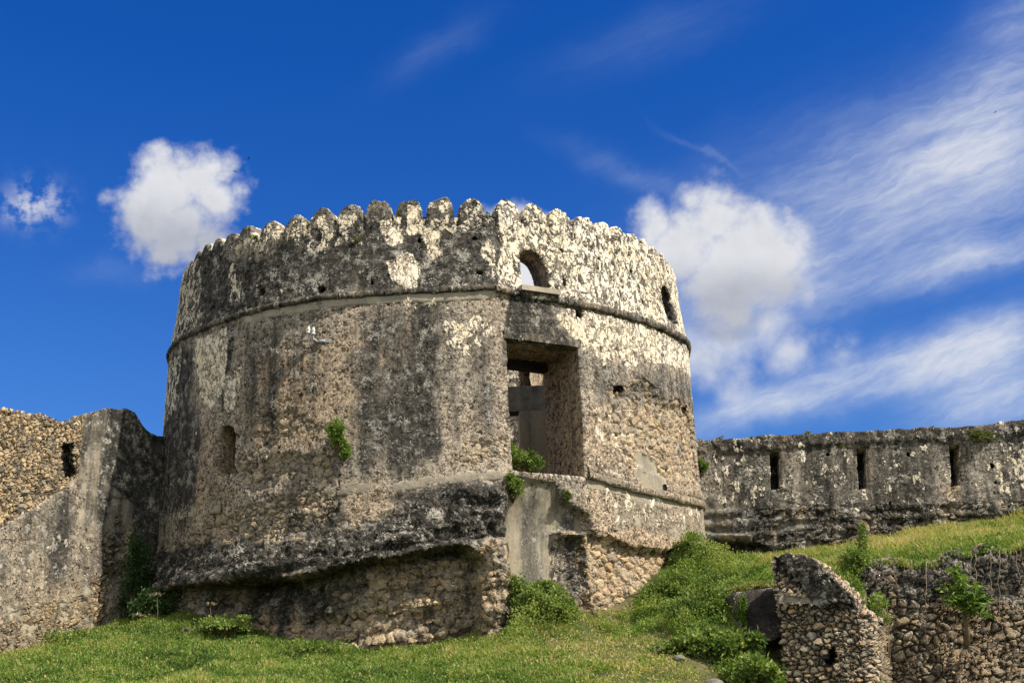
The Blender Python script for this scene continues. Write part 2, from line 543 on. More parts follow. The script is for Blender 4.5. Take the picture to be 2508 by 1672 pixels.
    ridge2 = g.m('ABSOLUTE', g.noise(g.vm('ADD', cp, (7.3, 2.1, 4.4)), 8.0, 4, 0.5) - 0.5)
    crack = g.ss(ridge1 + (n_fine - 0.5) * 0.02, 0.012, 0.050) * g.ss(ridge2 + (n_fine - 0.5) * 0.02, 0.010, 0.040)
    crack = 1.0 - (1.0 - crack) * g.ss(n_mid, 0.34, 0.46)
    pm = g.ss(aP + (flake - 0.5) * 2.6 + (n_mid - 0.5) * 0.9 + (n_fine - 0.5) * 0.30 + (streak - 0.5) * 0.5, 0.54, 0.60)
    pitp = g.ss(n_fine * 0.5 + n_a * 0.5, 0.385, 0.42)
    pm = pm * crack * pitp
    plc = g.mix(g.ss(n_big, 0.35, 0.65), (0.74, 0.635, 0.455), (0.76, 0.695, 0.57))
    plc = g.mix((g.ss(streak + (n_fine - 0.5) * 0.3, 0.54, 0.78) * 0.55 + g.ss(n_grain * 0.5 + n_fine * 0.5, 0.52, 0.7) * 0.22 + (aS - aP * 0.75).max(0.0) * 0.6).clamp(), plc, (0.31, 0.285, 0.245))
    col = g.mix(pm, col, plc)
    h = (rm * (1.0 - cm) * (dome * relief * (1.0 - mortar * 0.5) + (srand[1] - 0.5) * relief * 0.7)) + (1.0 - rm) * (1.0 - cm) * (pit * 0.008 + pore * 0.014 + n_fine * 0.016) \
        + pm * 0.014 + (n_mid - 0.5) * 0.06 * (1.0 - cm * 0.8) + (n_a - 0.5) * 0.035 * (1.0 - cm * 0.7) + n_grain * 0.006 - relief * 0.5 * rm
    finish(g, m, col, 0.92, h, 0.15, disp)
    return m


def flat_stone(name, c1, c2, scale=6.0, bump=0.02, speck=None, disp='BOTH'):
    m, g = new_mat(name)
    co = g.attr('rest', vec=True)
    n1, n2 = g.noise(co, scale, 6, 0.65), g.noise(co, scale * 9, 5, 0.7)
    st = g.noise(g.vm('MULTIPLY', co, (1, 1, 0.2)), 4.0, 5, 0.6)
    col = g.mix(g.ss(n1 * 0.4 + n2 * 0.3 + st * 0.3, 0.38, 0.62), c1, c2)
    if speck:
        col = g.mix(g.ss(n2 * 0.4 + n1 * 0.6, 0.575, 0.61), col, speck)
    finish(g, m, col, 0.9, (n1 - 0.5) * bump + (n2 - 0.5) * bump * 0.5, 0.15, disp)
    return m


def leaf_mat(name, stops, trans=0.35):
    m, g = new_mat(name)
    t = g.attr('tint')
    col = g.ramp(t, stops)
    d = g.n('ShaderNodeBsdfPrincipled'); g.put(d.inputs['Base Color'], col); d.inputs['Roughness'].default_value = 0.55
    d.inputs['Specular IOR Level'].default_value = 0.25
    tr = g.n('ShaderNodeBsdfTranslucent'); g.put(tr.inputs[0], g.mix(1.0, col, (1.25, 1.3, 0.6), 'MULTIPLY'))
    mx = g.n('ShaderNodeMixShader'); mx.inputs[0].default_value = trans
    g.t.links.new(d.outputs[0], mx.inputs[1]); g.t.links.new(tr.outputs[0], mx.inputs[2])
    o = g.n('ShaderNodeOutputMaterial'); g.t.links.new(mx.outputs[0], o.inputs[0])
    return m


def plain(name, color, rough=0.8, var=0.25, scale=8.0):
    m, g = new_mat(name)
    co = g.attr('rest', vec=True)
    n = g.noise(co, scale, 5, 0.65)
    k = tuple(c * (1 - var) for c in color), tuple(min(1, c * (1 + var)) for c in color)
    finish(g, m, g.mix(g.ss(n, 0.3, 0.7), *k), rough, (n - 0.5) * 0.01, 0.2, 'BUMP')
    return m


M_TOWER = masonry('weathered_tower_masonry', 4.6, 1.3, joint=(0.075, 0.06, 0.045), relief=0.07, smear=0.075)
M_LEFT = masonry('golden_rubble_masonry', 7.0, 1.1, relief=0.07, size_bias=0.04, smear=-0.03, joint=(0.06, 0.048, 0.034), palette=[(0.0, (0.10, 0.097, 0.09)), (0.3, (0.28, 0.235, 0.175)), (0.55, (0.42, 0.325, 0.21)), (0.8, (0.48, 0.40, 0.29)), (1.0, (0.22, 0.21, 0.19))])
M_RIGHT = masonry('sooty_curtain_masonry', 3.2, 1.8, relief=0.06, joint=(0.04, 0.036, 0.03))
M_STUB = masonry('coursed_rubble_masonry', 8.2, 1.5, relief=0.075, joint=(0.03, 0.025, 0.02), size_bias=-0.05, smear=-0.06,
                 palette=[(0.0, (0.15, 0.14, 0.125)), (0.25, (0.31, 0.275, 0.225)), (0.5, (0.44, 0.345, 0.235)), (0.72, (0.37, 0.345, 0.305)), (0.9, (0.42, 0.32, 0.21)), (1.0, (0.35, 0.235, 0.155))])
M_RETAIN = masonry('earthy_rubble_masonry', 6.2, 1.25, relief=0.07, joint=(0.03, 0.024, 0.018), size_bias=-0.03, smear=-0.04,
                   palette=[(0.0, (0.12, 0.105, 0.09)), (0.3, (0.25, 0.21, 0.16)), (0.55, (0.37, 0.295, 0.20)), (0.8, (0.31, 0.275, 0.23)), (1.0, (0.32, 0.225, 0.14))])
M_CEMENT = flat_stone('smoothed_cement', (0.21, 0.19, 0.155), (0.36, 0.31, 0.235), 2.5, 0.02)
M_LINTEL = flat_stone('brown_lintel', (0.24, 0.13, 0.06), (0.50, 0.29, 0.13), 3.0, 0.01)
M_DARKBEAM = flat_stone('shade_dark_concrete', (0.010, 0.010, 0.009), (0.035, 0.033, 0.029), 3.0, 0.015)  # near black: interior shade put into the beam and inner lintel colour
M_PALE = flat_stone('pale_render', (0.22, 0.20, 0.175), (0.42, 0.37, 0.30), 2.5, 0.03)
M_BLOCK = flat_stone('sooty_shaded_concrete', (0.014, 0.012, 0.011), (0.060, 0.052, 0.045), 3.5, 0.07, speck=(0.26, 0.24, 0.21))  # sooty concrete, colour darkened further for the stub's shadow
M_STONE = flat_stone('grey_field_stone', (0.07, 0.065, 0.055), (0.22, 0.20, 0.165), 9.0, 0.02)
M_EARTH = plain('earth_floor', (0.16, 0.12, 0.08), 0.95)
GREEN = [(0.0, (0.028, 0.05, 0.012)), (0.35, (0.085, 0.14, 0.028)), (0.7, (0.17, 0.235, 0.050)), (1.0, (0.29, 0.33, 0.10))]
M_LEAF = leaf_mat('shrub_leaves', GREEN)
M_FRESH = leaf_mat('fresh_leaves', [(0.0, (0.035, 0.07, 0.012)), (0.5, (0.11, 0.19, 0.03)), (1.0, (0.24, 0.32, 0.07))])
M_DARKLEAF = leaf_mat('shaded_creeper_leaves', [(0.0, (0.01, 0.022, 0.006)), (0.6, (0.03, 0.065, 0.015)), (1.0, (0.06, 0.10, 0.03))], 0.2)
M_GRASS = leaf_mat('meadow_grass', [(0.0, (0.036, 0.068, 0.012)), (0.35, (0.115, 0.20, 0.033)), (0.62, (0.235, 0.30, 0.062)), (0.82, (0.42, 0.35, 0.14)), (1.0, (0.52, 0.41, 0.23))], 0.42)
M_MOSS = leaf_mat('tuft_leaves', [(0.0, (0.04, 0.06, 0.01)), (0.6, (0.12, 0.15, 0.03)), (1.0, (0.24, 0.23, 0.08))])
M_STEM = plain('woody_stem', (0.14, 0.10, 0.06))
M_PALEROOT = plain('pale_root', (0.22, 0.18, 0.13))
M_UMBEL = plain('seed_heads', (0.24, 0.22, 0.13))
M_PORCELAIN = plain('white_porcelain', (0.52, 0.51, 0.47), 0.3, 0.1)
M_METAL = plain('galvanised_steel', (0.34, 0.35, 0.36), 0.5, 0.2)
M_BIRD = plain('dark_feathers', (0.02, 0.02, 0.02))
M_ROOF = plain('orange_roof_tiles', (0.55, 0.16, 0.05), 0.8, 0.2, 4.0)
M_WHITE = plain('white_house_paint', (0.78, 0.77, 0.74), 0.8, 0.04)


# ------------------------------------------------------------------ generic wall skin with openings
def skin(us, zt, zb, nz, pos, openings, inward, attrf, top=None):
    """Grid over (u, z) with openings cut out and lined by jambs.
    openings: dicts poly (u,z), depth, blind; inward(op)->unit vector. Returns V, [quads], attrs."""
    nu = len(us)
    t = np.linspace(0, 1, nz)[:, None]
    Z = zb[None, :] * (1 - t) + zt[None, :] * t
    U = np.repeat(us[None, :], nz, 0)
    Uc = (U[:-1, :-1] + U[1:, 1:]) / 2; Zc = (Z[:-1, :-1] + Z[1:, :-1] + Z[:-1, 1:] + Z[1:, 1:]) / 4
    own = np.full(Uc.shape, -1)
    for k, op in enumerate(openings):
        own[sdf(op['poly'], Uc, Zc, 0.3) > 0] = k
    idx = np.arange(nu * nz).reshape(nz, nu)
    corners = [(idx[:-1, :-1], (0, -1)), (idx[:-1, 1:], None), (idx[1:, 1:], None), (idx[1:, :-1], None)]
    a, b, c, d = idx[:-1, :-1], idx[:-1, 1:], idx[1:, 1:], idx[1:, :-1]
    gone = own >= 0
    pad = np.pad(own, 1, constant_values=-2)
    nb = {'b': pad[:-2, 1:-1], 'r': pad[1:-1, 2:], 't': pad[2:, 1:-1], 'l': pad[1:-1, :-2]}
    edges = []
    for key, (p, q) in {'b': (a, b), 'r': (b, c), 't': (c, d), 'l': (d, a)}.items():
        m = gone & (nb[key] == -1)
        edges.append(np.c_[p[m], q[m], own[m]])
    E = np.concatenate(edges) if edges else np.zeros((0, 3), int)
    Uf, Zf = U.ravel().copy(), Z.ravel().copy()
    cell = max(us[1] - us[0], (zt[0] - zb[0]) / nz) * 1.5
    for k, op in enumerate(openings):
        vi = np.unique(E[E[:, 2] == k][:, :2])
        if len(vi):
            x, y, dd = closest(op['poly'], Uf[vi], Zf[vi])
            ok = dd < cell
            Uf[vi[ok]], Zf[vi[ok]] = x[ok], y[ok]
    V = pos(Uf, Zf)
    A = attrf(Uf, Zf)
    quads = [np.c_[a[~gone], b[~gone], c[~gone], d[~gone]]]
    extraV, extraA = [], []
    n0 = len(V)
    for k, op in enumerate(openings):
        e = E[E[:, 2] == k]
        if not len(e):
            continue
        vi = np.unique(e[:, :2])
        loc = {int(v): i for i, v in enumerate(vi)}
        K = max(2, int(op['depth'] / 0.05))
        inn = inward(op)
        prev = vi.copy()
        mapid = lambda arr, ids: ids[np.array([loc[int(x)] for x in arr])]
        for s in range(1, K + 1):
            P = V[vi] + inn * (op['depth'] * s / K)
            ids = np.arange(len(vi)) + n0
            n0 += len(vi)
            extraV.append(P)
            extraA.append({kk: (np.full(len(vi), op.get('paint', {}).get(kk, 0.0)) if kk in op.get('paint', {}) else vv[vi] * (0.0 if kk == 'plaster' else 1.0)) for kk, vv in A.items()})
            quads.append(np.c_[mapid(e[:, 0], prev), mapid(e[:, 1], prev), mapid(e[:, 1], ids), mapid(e[:, 0], ids)])
            prev = ids
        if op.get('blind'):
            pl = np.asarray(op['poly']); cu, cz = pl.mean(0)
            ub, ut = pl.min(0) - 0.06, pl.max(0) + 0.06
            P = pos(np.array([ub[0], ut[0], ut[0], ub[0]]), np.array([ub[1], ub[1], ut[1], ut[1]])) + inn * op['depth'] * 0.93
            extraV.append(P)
            extraA.append({kk: np.full(4, {'soot': 0.95}.get(kk, 0.0)) for kk in A})  # backs of blind openings painted near black for the shade inside
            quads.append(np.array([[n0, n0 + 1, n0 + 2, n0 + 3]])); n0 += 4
    if extraV:
        V = np.concatenate([V] + extraV)
        A = {kk: np.concatenate([A[kk]] + [x[kk] for x in extraA]) for kk in A}
    return V, quads, A, idx


def ellipse(cu, cz, ru, rz, n=14):
    a = np.linspace(0, 2 * np.pi, n, endpoint=False)
    return np.c_[cu + ru * np.cos(a), cz + rz * np.sin(a)]


# ------------------------------------------------------------------ the tower
CX, CY = -1.893, 27.787
PROF_Z = [-1.5, 4.1, 7.6, 7.7, 9.25, 9.8]
PROF_R = [6.16, 6.02, 5.94, 5.96, 5.76, 5.70]


def on_tower(px, py, extra=0.0):
    """photo pixel -> (u = 6*theta, z) on the tower's nominal face"""
    r = ray(px, py)
    R = np.full(np.shape(px), 6.0)
    for _ in range(6):
        a = r[..., 0] ** 2 + r[..., 1] ** 2
        b = -2 * (r[..., 0] * CX + r[..., 1] * CY)
        c = CX ** 2 + CY ** 2 - R ** 2
        t = (-b - np.sqrt(np.maximum(b * b - 4 * a * c, 0))) / (2 * a)
        p = r * t[..., None]
        R = np.interp(p[..., 2], PROF_Z, PROF_R) + extra
    th = np.arctan2(p[..., 0] - CX, -(p[..., 1] - CY))
    return np.stack([th * 6.0, p[..., 2]], -1)


def tp(*pts):
    q = np.array(pts, float)
    return on_tower(q[:, 0], q[:, 1])


CREASE = float(on_tower(np.array(1213.0), np.array(900.0))[0])
# undercut edge of the black rock mass (u -> z), and of the rubble foot on the right
ledge = tp((330, 1452), (400, 1452), (541, 1431), (641, 1421), (771, 1410), (847, 1397), (924, 1377), (1039, 1347), (1115, 1337), (1146, 1341), (1172, 1368))
PIT = tp((1176, 1372), (1173, 1440), (1172, 1640), (300, 1640), (300, 1452), (400, 1452), (541, 1431), (641, 1421), (771, 1410), (847, 1397), (924, 1377), (1039, 1347), (1115, 1337), (1146, 1341))
PIER = tp((1180, 1345), (1228, 1300), (1246, 1335), (1253, 1440), (1254, 1640), (1180, 1640))
KNOB = tp((1130, 1195), (1180, 1178), (1232, 1195), (1244, 1240), (1225, 1275), (1222, 1310), (1150, 1330), (1080, 1300))
PANEL = tp((1246, 1172), (1360, 1180), (1382, 1220), (1440, 1262), (1452, 1300), (1372, 1303), (1366, 1440), (1366, 1640), (1254, 1640), (1246, 1400), (1226, 1330), (1240, 1250))
CHEEK = tp((1370, 1303), (1432, 1312), (1450, 1420), (1475, 1560), (1475, 1640), (1362, 1640))
FOOT = tp((1432, 1300), (1462, 1305), (1500, 1322), (1545, 1338), (1600, 1345), (1640, 1350), (1668, 1338), (1725, 1330), (1725, 1640), (1475, 1640), (1450, 1420))
BIGSTONE = tp((1500, 960), (1570, 935), (1640, 990), (1690, 1010), (1712, 1180), (1640, 1175), (1560, 1140), (1500, 1080))
BIGLEFT = tp((650, 1120), (760, 1105), (830, 1110), (840, 1180), (760, 1200), (640, 1205), (590, 1190))


def r_macro(u, z):
    th = u / 6.0
    r = np.interp(z, PROF_Z, PROF_R)
    du = u - CREASE
    k = ramp01(z, 3.6, 4.2)
    r = r + 0.13 * np.where(du < 0, np.exp(-np.abs(du) / 0.85), np.exp(-np.abs(du) / 0.6)) * k
    p3 = np.stack([np.sin(th) * 6, np.cos(th) * 6, z], -1)
    nz = fbm(p3, 1.1, 4, 3); nz2 = fbm(p3, 3.1, 4, 9)
    r = r + 0.10 * nz * (0.35 + 0.65 * ramp01(z, 6.0, 3.0))
    # rock mass swelling outward down to its undercut edge
    ze = np.interp(u, ledge[:, 0], ledge[:, 1])
    left = ramp01(u, CREASE + 0.2, CREASE - 0.25)
    rise = ramp01(z, ze + 1.0, ze + 0.05)
    rg_ = 0.5 - np.abs(fbm(p3 * np.array([1, 1, 2.2]), 1.6, 5, 19)) * 2.2
    r = r + (0.28 * rise + 0.16 * rise * nz2 + 0.10 * rise * (rg_ - 0.25)) * left
    lay = fbm(np.stack([p3[..., 0] * 0.7, p3[..., 1] * 0.7, (z - 0.16 * u) * 4.2], -1), 1.0, 4, 23)
    r = r + 0.45 * lay * rise * left
    wob = nz2 * 0.16 + nz * 0.12
    deep = 0.50 + 0.30 * ramp01(u, -0.8, -2.6) * ramp01(z, ze - 1.1, ze - 0.2) + 0.15 * ramp01(z, ze - 0.5, ze)
    r = r - (deep + 0.35 * nz2) * ramp01(sdf(PIT, u, z) + wob, -0.02, 0.07) * (0.35 + 0.65 * ramp01(u, -5.2, -3.0)) * ramp01(u, -7.5, -5.5)
    r = r + (0.20 + 0.5 * nz2) * ramp01(sdf(PIER, u, z) + wob, -0.04, 0.1)
    r = r + (0.18 + 0.55 * nz2) * ramp01(sdf(KNOB, u, z) + wob, -0.1, 0.2)
    r = r - (0.08 + 0.20 * ramp01(z, 4.1, 3.2)) * ramp01(sdf(PANEL, u, z) + nz2 * 0.05, -0.06, 0.06)
    r = r - 0.24 * ramp01(sdf(CHEEK, u, z) + wob, -0.04, 0.08)
    r = r - 0.15 * ramp01(sdf(FOOT, u, z) + wob, -0.02, 0.06)
    r = r - 0.07 * ramp01(sdf(BIGSTONE, u, z) + wob * 2, -0.05, 0.08)
    r = r - 0.025 * ramp01(sdf(BIGLEFT, u, z) + wob * 2, -0.05, 0.08)
    return r


def tower_pos(u, z, off=0.0):
    r = r_macro(u, z) + off
    th = u / 6.0
    return np.stack([CX + r * np.sin(th), CY - r * np.cos(th), z], -1)


PAINT = {   # weight: list of (polygon in photo pixels on the tower face, value, softness, raggedness)
    'plaster': [
        ([(1213, 500), (1345, 500), (1500, 555), (1600, 600), (1700, 650), (1700, 840), (1640, 812), (1490, 757), (1380, 736), (1269, 718), (1213, 711)], 0.82, 0.02, 0.03),
        ([(1222, 520), (1270, 520), (1262, 640), (1262, 705), (1213, 709)], 0.92, 0.02, 0.02),
        ([(1480, 690), (1560, 700), (1600, 790), (1490, 752)], 0.95, 0.1, 0.1),
        ([(1345, 765), (1395, 752), (1470, 775), (1690, 872), (1690, 925), (1600, 890), (1560, 870), (1540, 930), (1510, 870), (1480, 895), (1450, 860), (1420, 850), (1390, 815)], 0.84, 0.05, 0.08),
        ([(935, 545), (985, 535), (990, 600), (960, 612), (938, 590)], 0.92, 0.05, 0.06),
        ([(1000, 505), (1035, 505), (1030, 580), (1000, 580)], 0.85, 0.05, 0.06),
        ([(950, 640), (1000, 622), (1025, 660), (1018, 705), (985, 710), (958, 680)], 0.98, 0.05, 0.08),
        ([(1020, 560), (1075, 560), (1090, 630), (1050, 645)], 0.72, 0.08, 0.1),
        ([(1040, 500), (1200, 500), (1200, 560), (1110, 575), (1050, 560)], 0.56, 0.08, 0.1),
        ([(1180, 600), (1213, 600), (1213, 712), (1190, 705)], 0.66, 0.08, 0.1),
        ([(560, 600), (640, 560), (780, 530), (880, 535), (880, 600), (800, 620), (680, 610), (600, 650)], 0.53, 0.15, 0.15),
        ([(440, 640), (500, 600), (500, 800), (430, 850), (415, 830)], 0.60, 0.1, 0.1),
        ([(560, 640), (600, 640), (590, 740), (565, 745)], 0.68, 0.06, 0.08),
        ([(478, 830), (560, 800), (556, 950), (520, 1000), (490, 960)], 0.85, 0.08, 0.1),
        ([(545, 930), (600, 890), (590, 980), (545, 1020)], 0.82, 0.06, 0.08),
        ([(405, 880), (450, 860), (440, 1000), (398, 1060)], 0.62, 0.1, 0.1),
        ([(1085, 790), (1170, 770), (1205, 800), (1180, 850), (1130, 880), (1090, 850)], 0.66, 0.12, 0.12),
        ([(930, 720), (1200, 718), (1205, 770), (1000, 770)], 0.30, 0.15, 0.12),
        ([(1440, 990), (1560, 1000), (1560, 1150), (1440, 1140)], 0.40, 0.15, 0.15),
        ([(1440, 1190), (1715, 1245), (1700, 1320), (1500, 1290)], 0.40, 0.15, 0.15),
    ],
    'soot': [
        ([(430, 560), (640, 640), (940, 520), (1200, 520), (1213, 712), (890, 722), (620, 765), (410, 872)], 0.82, 0.2, 0.15),
        ([(560, 500), (1200, 470), (1200, 540), (560, 600)], 0.45, 0.2, 0.15),
        ([(1245, 722), (1345, 728), (1350, 790), (1400, 840), (1230, 826)], 0.72, 0.05, 0.08),
        ([(1380, 740), (1690, 865), (1690, 885), (1380, 765)], 0.60, 0.05, 0.05),  # string course's cast shadow painted as a dark strip below it
        ([(1440, 870), (1560, 905), (1690, 935), (1700, 1000), (1560, 965), (1440, 955)], 0.48, 0.15, 0.15),
        ([(1420, 850), (1450, 850), (1440, 960), (1425, 970)], 0.7, 0.1, 0.1),
        ([(880, 790), (1060, 760), (1060, 900), (1075, 1120), (980, 1160), (880, 1130), (860, 960)], 0.66, 0.3, 0.2),
        ([(1000, 740), (1060, 740), (1080, 1130), (1010, 1130)], 0.70, 0.15, 0.12),
        ([(640, 790), (740, 770), (760, 900), (690, 1000), (640, 960)], 0.50, 0.25, 0.2),
        ([(850, 760), (905, 750), (900, 870), (850, 900)], 0.62, 0.1, 0.1),
        ([(600, 800), (650, 790), (640, 1000), (600, 1020)], 0.55, 0.15, 0.1),
        ([(405, 880), (480, 850), (470, 1000), (500, 1060), (470, 1250), (390, 1300)], 0.80, 0.2, 0.15),
        ([(555, 810), (575, 800), (550, 1000), (540, 1000)], 0.85, 0.06, 0.06),
        ([(1060, 790), (1225, 760), (1235, 1010), (1200, 1080), (1070, 1100)], 0.50, 0.25, 0.2),
        ([(1215, 830), (1240, 830), (1245, 1000), (1225, 1000)], 0.6, 0.1, 0.1),
        ([(600, 800), (900, 760), (900, 1000), (620, 1060)], 0.44, 0.3, 0.2),
        ([(370, 1350), (700, 1330), (900, 1290), (1080, 1230), (1180, 1180), (1240, 1200), (1240, 1300), (1150, 1345), (900, 1385), (640, 1425), (360, 1455)], 0.88, 0.12, 0.15),
        ([(730, 1280), (830, 1240), (860, 1290), (740, 1340)], 0.75, 0.15, 0.15),
        ([(960, 1215), (1240, 1170), (1240, 1290), (1050, 1290)], 0.82, 0.12, 0.15),
        ([(540, 1430), (900, 1400), (900, 1470), (760, 1530), (560, 1540)], 0.68, 0.2, 0.2),  # deep shadow under the ledge painted into the hollow
        ([(370, 1440), (560, 1430), (560, 1600), (370, 1600)], 0.60, 0.2, 0.2),
        ([(1246, 1172), (1350, 1180), (1440, 1265), (1450, 1300), (1366, 1310), (1300, 1330), (1270, 1290)], 0.60, 0.15, 0.12),
        ([(1246, 1172), (1440, 1265), (1366, 1450), (1230, 1440)], 0.44, 0.1, 0.1),
        ([(1370, 1310), (1432, 1312), (1450, 1420), (1440, 1480), (1366, 1440)], 0.62, 0.1, 0.12),  # left-facing cheek painted darker where less light reaches
        ([(1487, 1215), (1524, 1215), (1522, 1270), (1490, 1262)], 0.85, 0.06, 0.04),
        ([(1440, 1000), (1600, 1000), (1700, 1060), (1725, 1230), (1725, 1560), (1470, 1560), (1440, 1200)], 0.08, 0.1, 0.1),
    ],
    'rubble': [
        ([(400, 1180), (560, 1170), (830, 1070), (1000, 1130), (1150, 1130), (1245, 1090), (1245, 1400), (380, 1480)], 0.34, 0.3, 0.2),
        ([(590, 1120), (760, 1095), (840, 1100), (850, 1190), (640, 1215), (560, 1200)], 0.60, 0.25, 0.2),
        ([(500, 1260), (850, 1200), (830, 1270), (640, 1330), (480, 1360)], 0.70, 0.2, 0.2),
        ([(380, 1340), (900, 1270), (1240, 1180), (1240, 1300), (900, 1390), (380, 1450)], 0.58, 0.1, 0.15),
        ([(1490, 950), (1570, 925), (1640, 980), (1695, 1000), (1715, 1190), (1640, 1180), (1560, 1140), (1490, 1100)], 1.0, 0.1, 0.1),
        ([(1440, 1010), (1720, 1010), (1720, 1200), (1440, 1160)], 0.45, 0.15, 0.1),
        ([(1430, 1295), (1480, 1305), (1545, 1338), (1640, 1350), (1725, 1330), (1725, 1660), (1440, 1660)], 1.0, 0.05, 0.04),
        ([(1362, 1303), (1440, 1303), (1470, 1660), (1362, 1660)], 0.8, 0.05, 0.06),
        ([(300, 1460), (541, 1431), (771, 1410), (924, 1377), (1115, 1339), (1254, 1330), (1254, 1660), (300, 1660)], 1.0, 0.05, 0.04),
        ([(620, 1000), (740, 1000), (800, 1060), (700, 1100), (600, 1080)], 0.55, 0.2, 0.2),
        ([(1130, 1080), (1240, 1060), (1240, 1150), (1100, 1150)], 0.55, 0.15, 0.15),
    ],
    'cement': [
        ([(1250, 1170), (1358, 1178), (1378, 1222), (1440, 1265), (1450, 1300), (1370, 1300), (1364, 1425), (1364, 1470), (1300, 1420), (1255, 1440), (1232, 1330), (1246, 1245)], 1.0, 0.04, 0.03),
        ([(1437, 1172), (1549, 1203), (1714, 1240), (1716, 1330), (1640, 1330), (1500, 1300), (1490, 1200), (1437, 1192)], 0.47, 0.06, 0.08),
        ([(1437, 1168), (1549, 1200), (1714, 1238), (1714, 1262), (1560, 1228), (1437, 1192)], 0.72, 0.04, 0.05),
        ([(1565, 1100), (1612, 1120), (1640, 1210), (1550, 1200)], 0.85, 0.05, 0.06),
    ],
    'big': [
        ([(1490, 950), (1570, 925), (1640, 980), (1695, 1000), (1715, 1190), (1640, 1180), (1560, 1140), (1490, 1100)], 1.0, 0.1, 0.1),
        ([(590, 1120), (760, 1095), (840, 1100), (850, 1190), (640, 1215), (560, 1200)], 0.6, 0.2, 0.1),
        ([(300, 1460), (541, 1431), (771, 1410), (924, 1377), (1115, 1339), (1254, 1330), (1254, 1660), (300, 1660)], 0.45, 0.05, 0.04),
        ([(1430, 1295), (1640, 1350), (1725, 1330), (1725, 1660), (1440, 1660)], 0.5, 0.1, 0.1)],
    'warm': [
        ([(660, 860), (860, 830), (880, 1060), (640, 1120), (600, 1000)], 0.75, 0.3, 0.2),
        ([(380, 1150), (560, 1050), (560, 1250), (400, 1300)], 0.6, 0.3, 0.2),
        ([(1430, 960), (1720, 1000), (1720, 1560), (1430, 1560)], 0.55, 0.2, 0.2),
        ([(1430, 1290), (1720, 1330), (1720, 1600), (1430, 1600)], 1.0, 0.1, 0.1),
        ([(560, 1440), (900, 1400), (1170, 1350), (1170, 1600), (560, 1600)], 0.8, 0.15, 0.1),
        ([(840, 1180), (1000, 1200), (960, 1310), (860, 1300)], 0.7, 0.2, 0.2),
        ([(1150, 1330), (1255, 1330), (1255, 1600), (1150, 1600)], 0.8, 0.1, 0.1),
    ],
}
PAINT_UZ = {k: [(tp(*poly), v, s, r) for poly, v, s, r in L] for k, L in PAINT.items()}


_tl = tp((410, 870), (499, 804), (618, 763), (782, 730), (886, 721), (1047, 714), (1211, 710), (1269, 718), (1380, 735), (1490, 757), (1582, 785), (1643, 812), (1680, 845))


def top_z(u):
    return np.interp(u, _tl[:, 0], _tl[:, 1])


def tower_attrs(u, z):
    th = u / 6.0
    p3 = np.stack([np.sin(th) * 6, np.cos(th) * 6, z], -1)
    w1, w2 = fbm(p3, 2.1, 5, 21) * 1.5, fbm(p3, 2.1, 5, 37) * 1.5
    base = {'plaster': 0.0, 'soot': 0.39, 'rubble': 0.08, 'cement': 0.0, 'warm': 0.25, 'big': 0.0}
    out = {}
    back = np.abs(th) > 1.45
    for k, b in base.items():
        a = np.full(u.shape, b)
        soft = {'rubble': 1.2, 'cement': 1.2, 'plaster': 1.0, 'soot': 1.3, 'warm': 1.5, 'big': 1.0}[k]
        for poly, v, s, r in PAINT_UZ[k]:
            m = ramp01(sdf(poly, u + w1 * r * 2 * soft, z + w2 * r * 2 * soft), -s * soft, s * soft)
            if v < b:
                a = a * (1 - m) + v * m
            else:
                a = np.maximum(a, b + (v * (1.12 if k == 'soot' else 1.0) - b) * m)
        if k == 'soot':
            # lichen stays off the fresh limewash patches, and collects on tops
            a = a + 0.25 * ramp01(z, 9.2, 9.75)
        out[k] = a
    out['soot'] = np.where((out['plaster'] > 0.7) & (u < CREASE - 0.1), np.minimum(out['soot'], 0.3), out['soot'])
    out['soot'] = np.where((u > CREASE) & (z > top_z(u)), np.maximum(out['soot'], 0.66), out['soot'])
    out['soot'] = np.where(out['cement'] > 0.6, np.minimum(out['soot'], 0.55), out['soot'])
    return out


tower = thing('fort_tower', 'round weathered stone fort tower with a ring of rounded merlons and a tall doorway', 'tower', (CX, CY, 0.5))

ZC = 9.22                                     # level of the gaps between the merlons
door = tp((1231, 822), (1416, 843), (1426, 1000), (1433, 1172), (1340, 1164), (1247, 1158), (1239, 1000))
arch = tp((1266, 640), (1268, 625), (1277, 614), (1292, 611), (1308, 615), (1322, 626), (1333, 645), (1341, 672), (1349, 714), (1310, 710), (1271, 707))
rarch = tp((1613, 715), (1617, 698), (1624, 696), (1634, 708), (1642, 732), (1649, 765), (1657, 802), (1644, 795), (1632, 786), (1620, 745))
niche = tp((534, 1160), (535, 1060), (545, 1042), (560, 1037), (574, 1043), (582, 1062), (580, 1160), (556, 1166))
slit = tp((588, 690), (592, 668), (600, 655), (607, 668), (606, 690), (597, 696))
wedge = tp((903, 704), (906, 680), (913, 678), (920, 700))
PJ = {'soot': 0.30, 'warm': 0.75, 'rubble': 0.30, 'plaster': 0.0, 'cement': 0.0}
PB = {'soot': 0.5, 'warm': 0.7, 'rubble': 0.2, 'plaster': 0.0, 'cement': 0.0}
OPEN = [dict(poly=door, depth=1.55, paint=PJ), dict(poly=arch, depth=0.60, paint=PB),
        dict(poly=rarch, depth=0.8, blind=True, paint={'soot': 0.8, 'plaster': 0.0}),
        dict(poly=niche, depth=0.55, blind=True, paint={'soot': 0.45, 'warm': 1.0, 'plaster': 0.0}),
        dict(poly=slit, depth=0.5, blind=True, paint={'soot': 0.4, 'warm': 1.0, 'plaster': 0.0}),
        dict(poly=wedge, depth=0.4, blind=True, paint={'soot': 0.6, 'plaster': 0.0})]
SEE = []
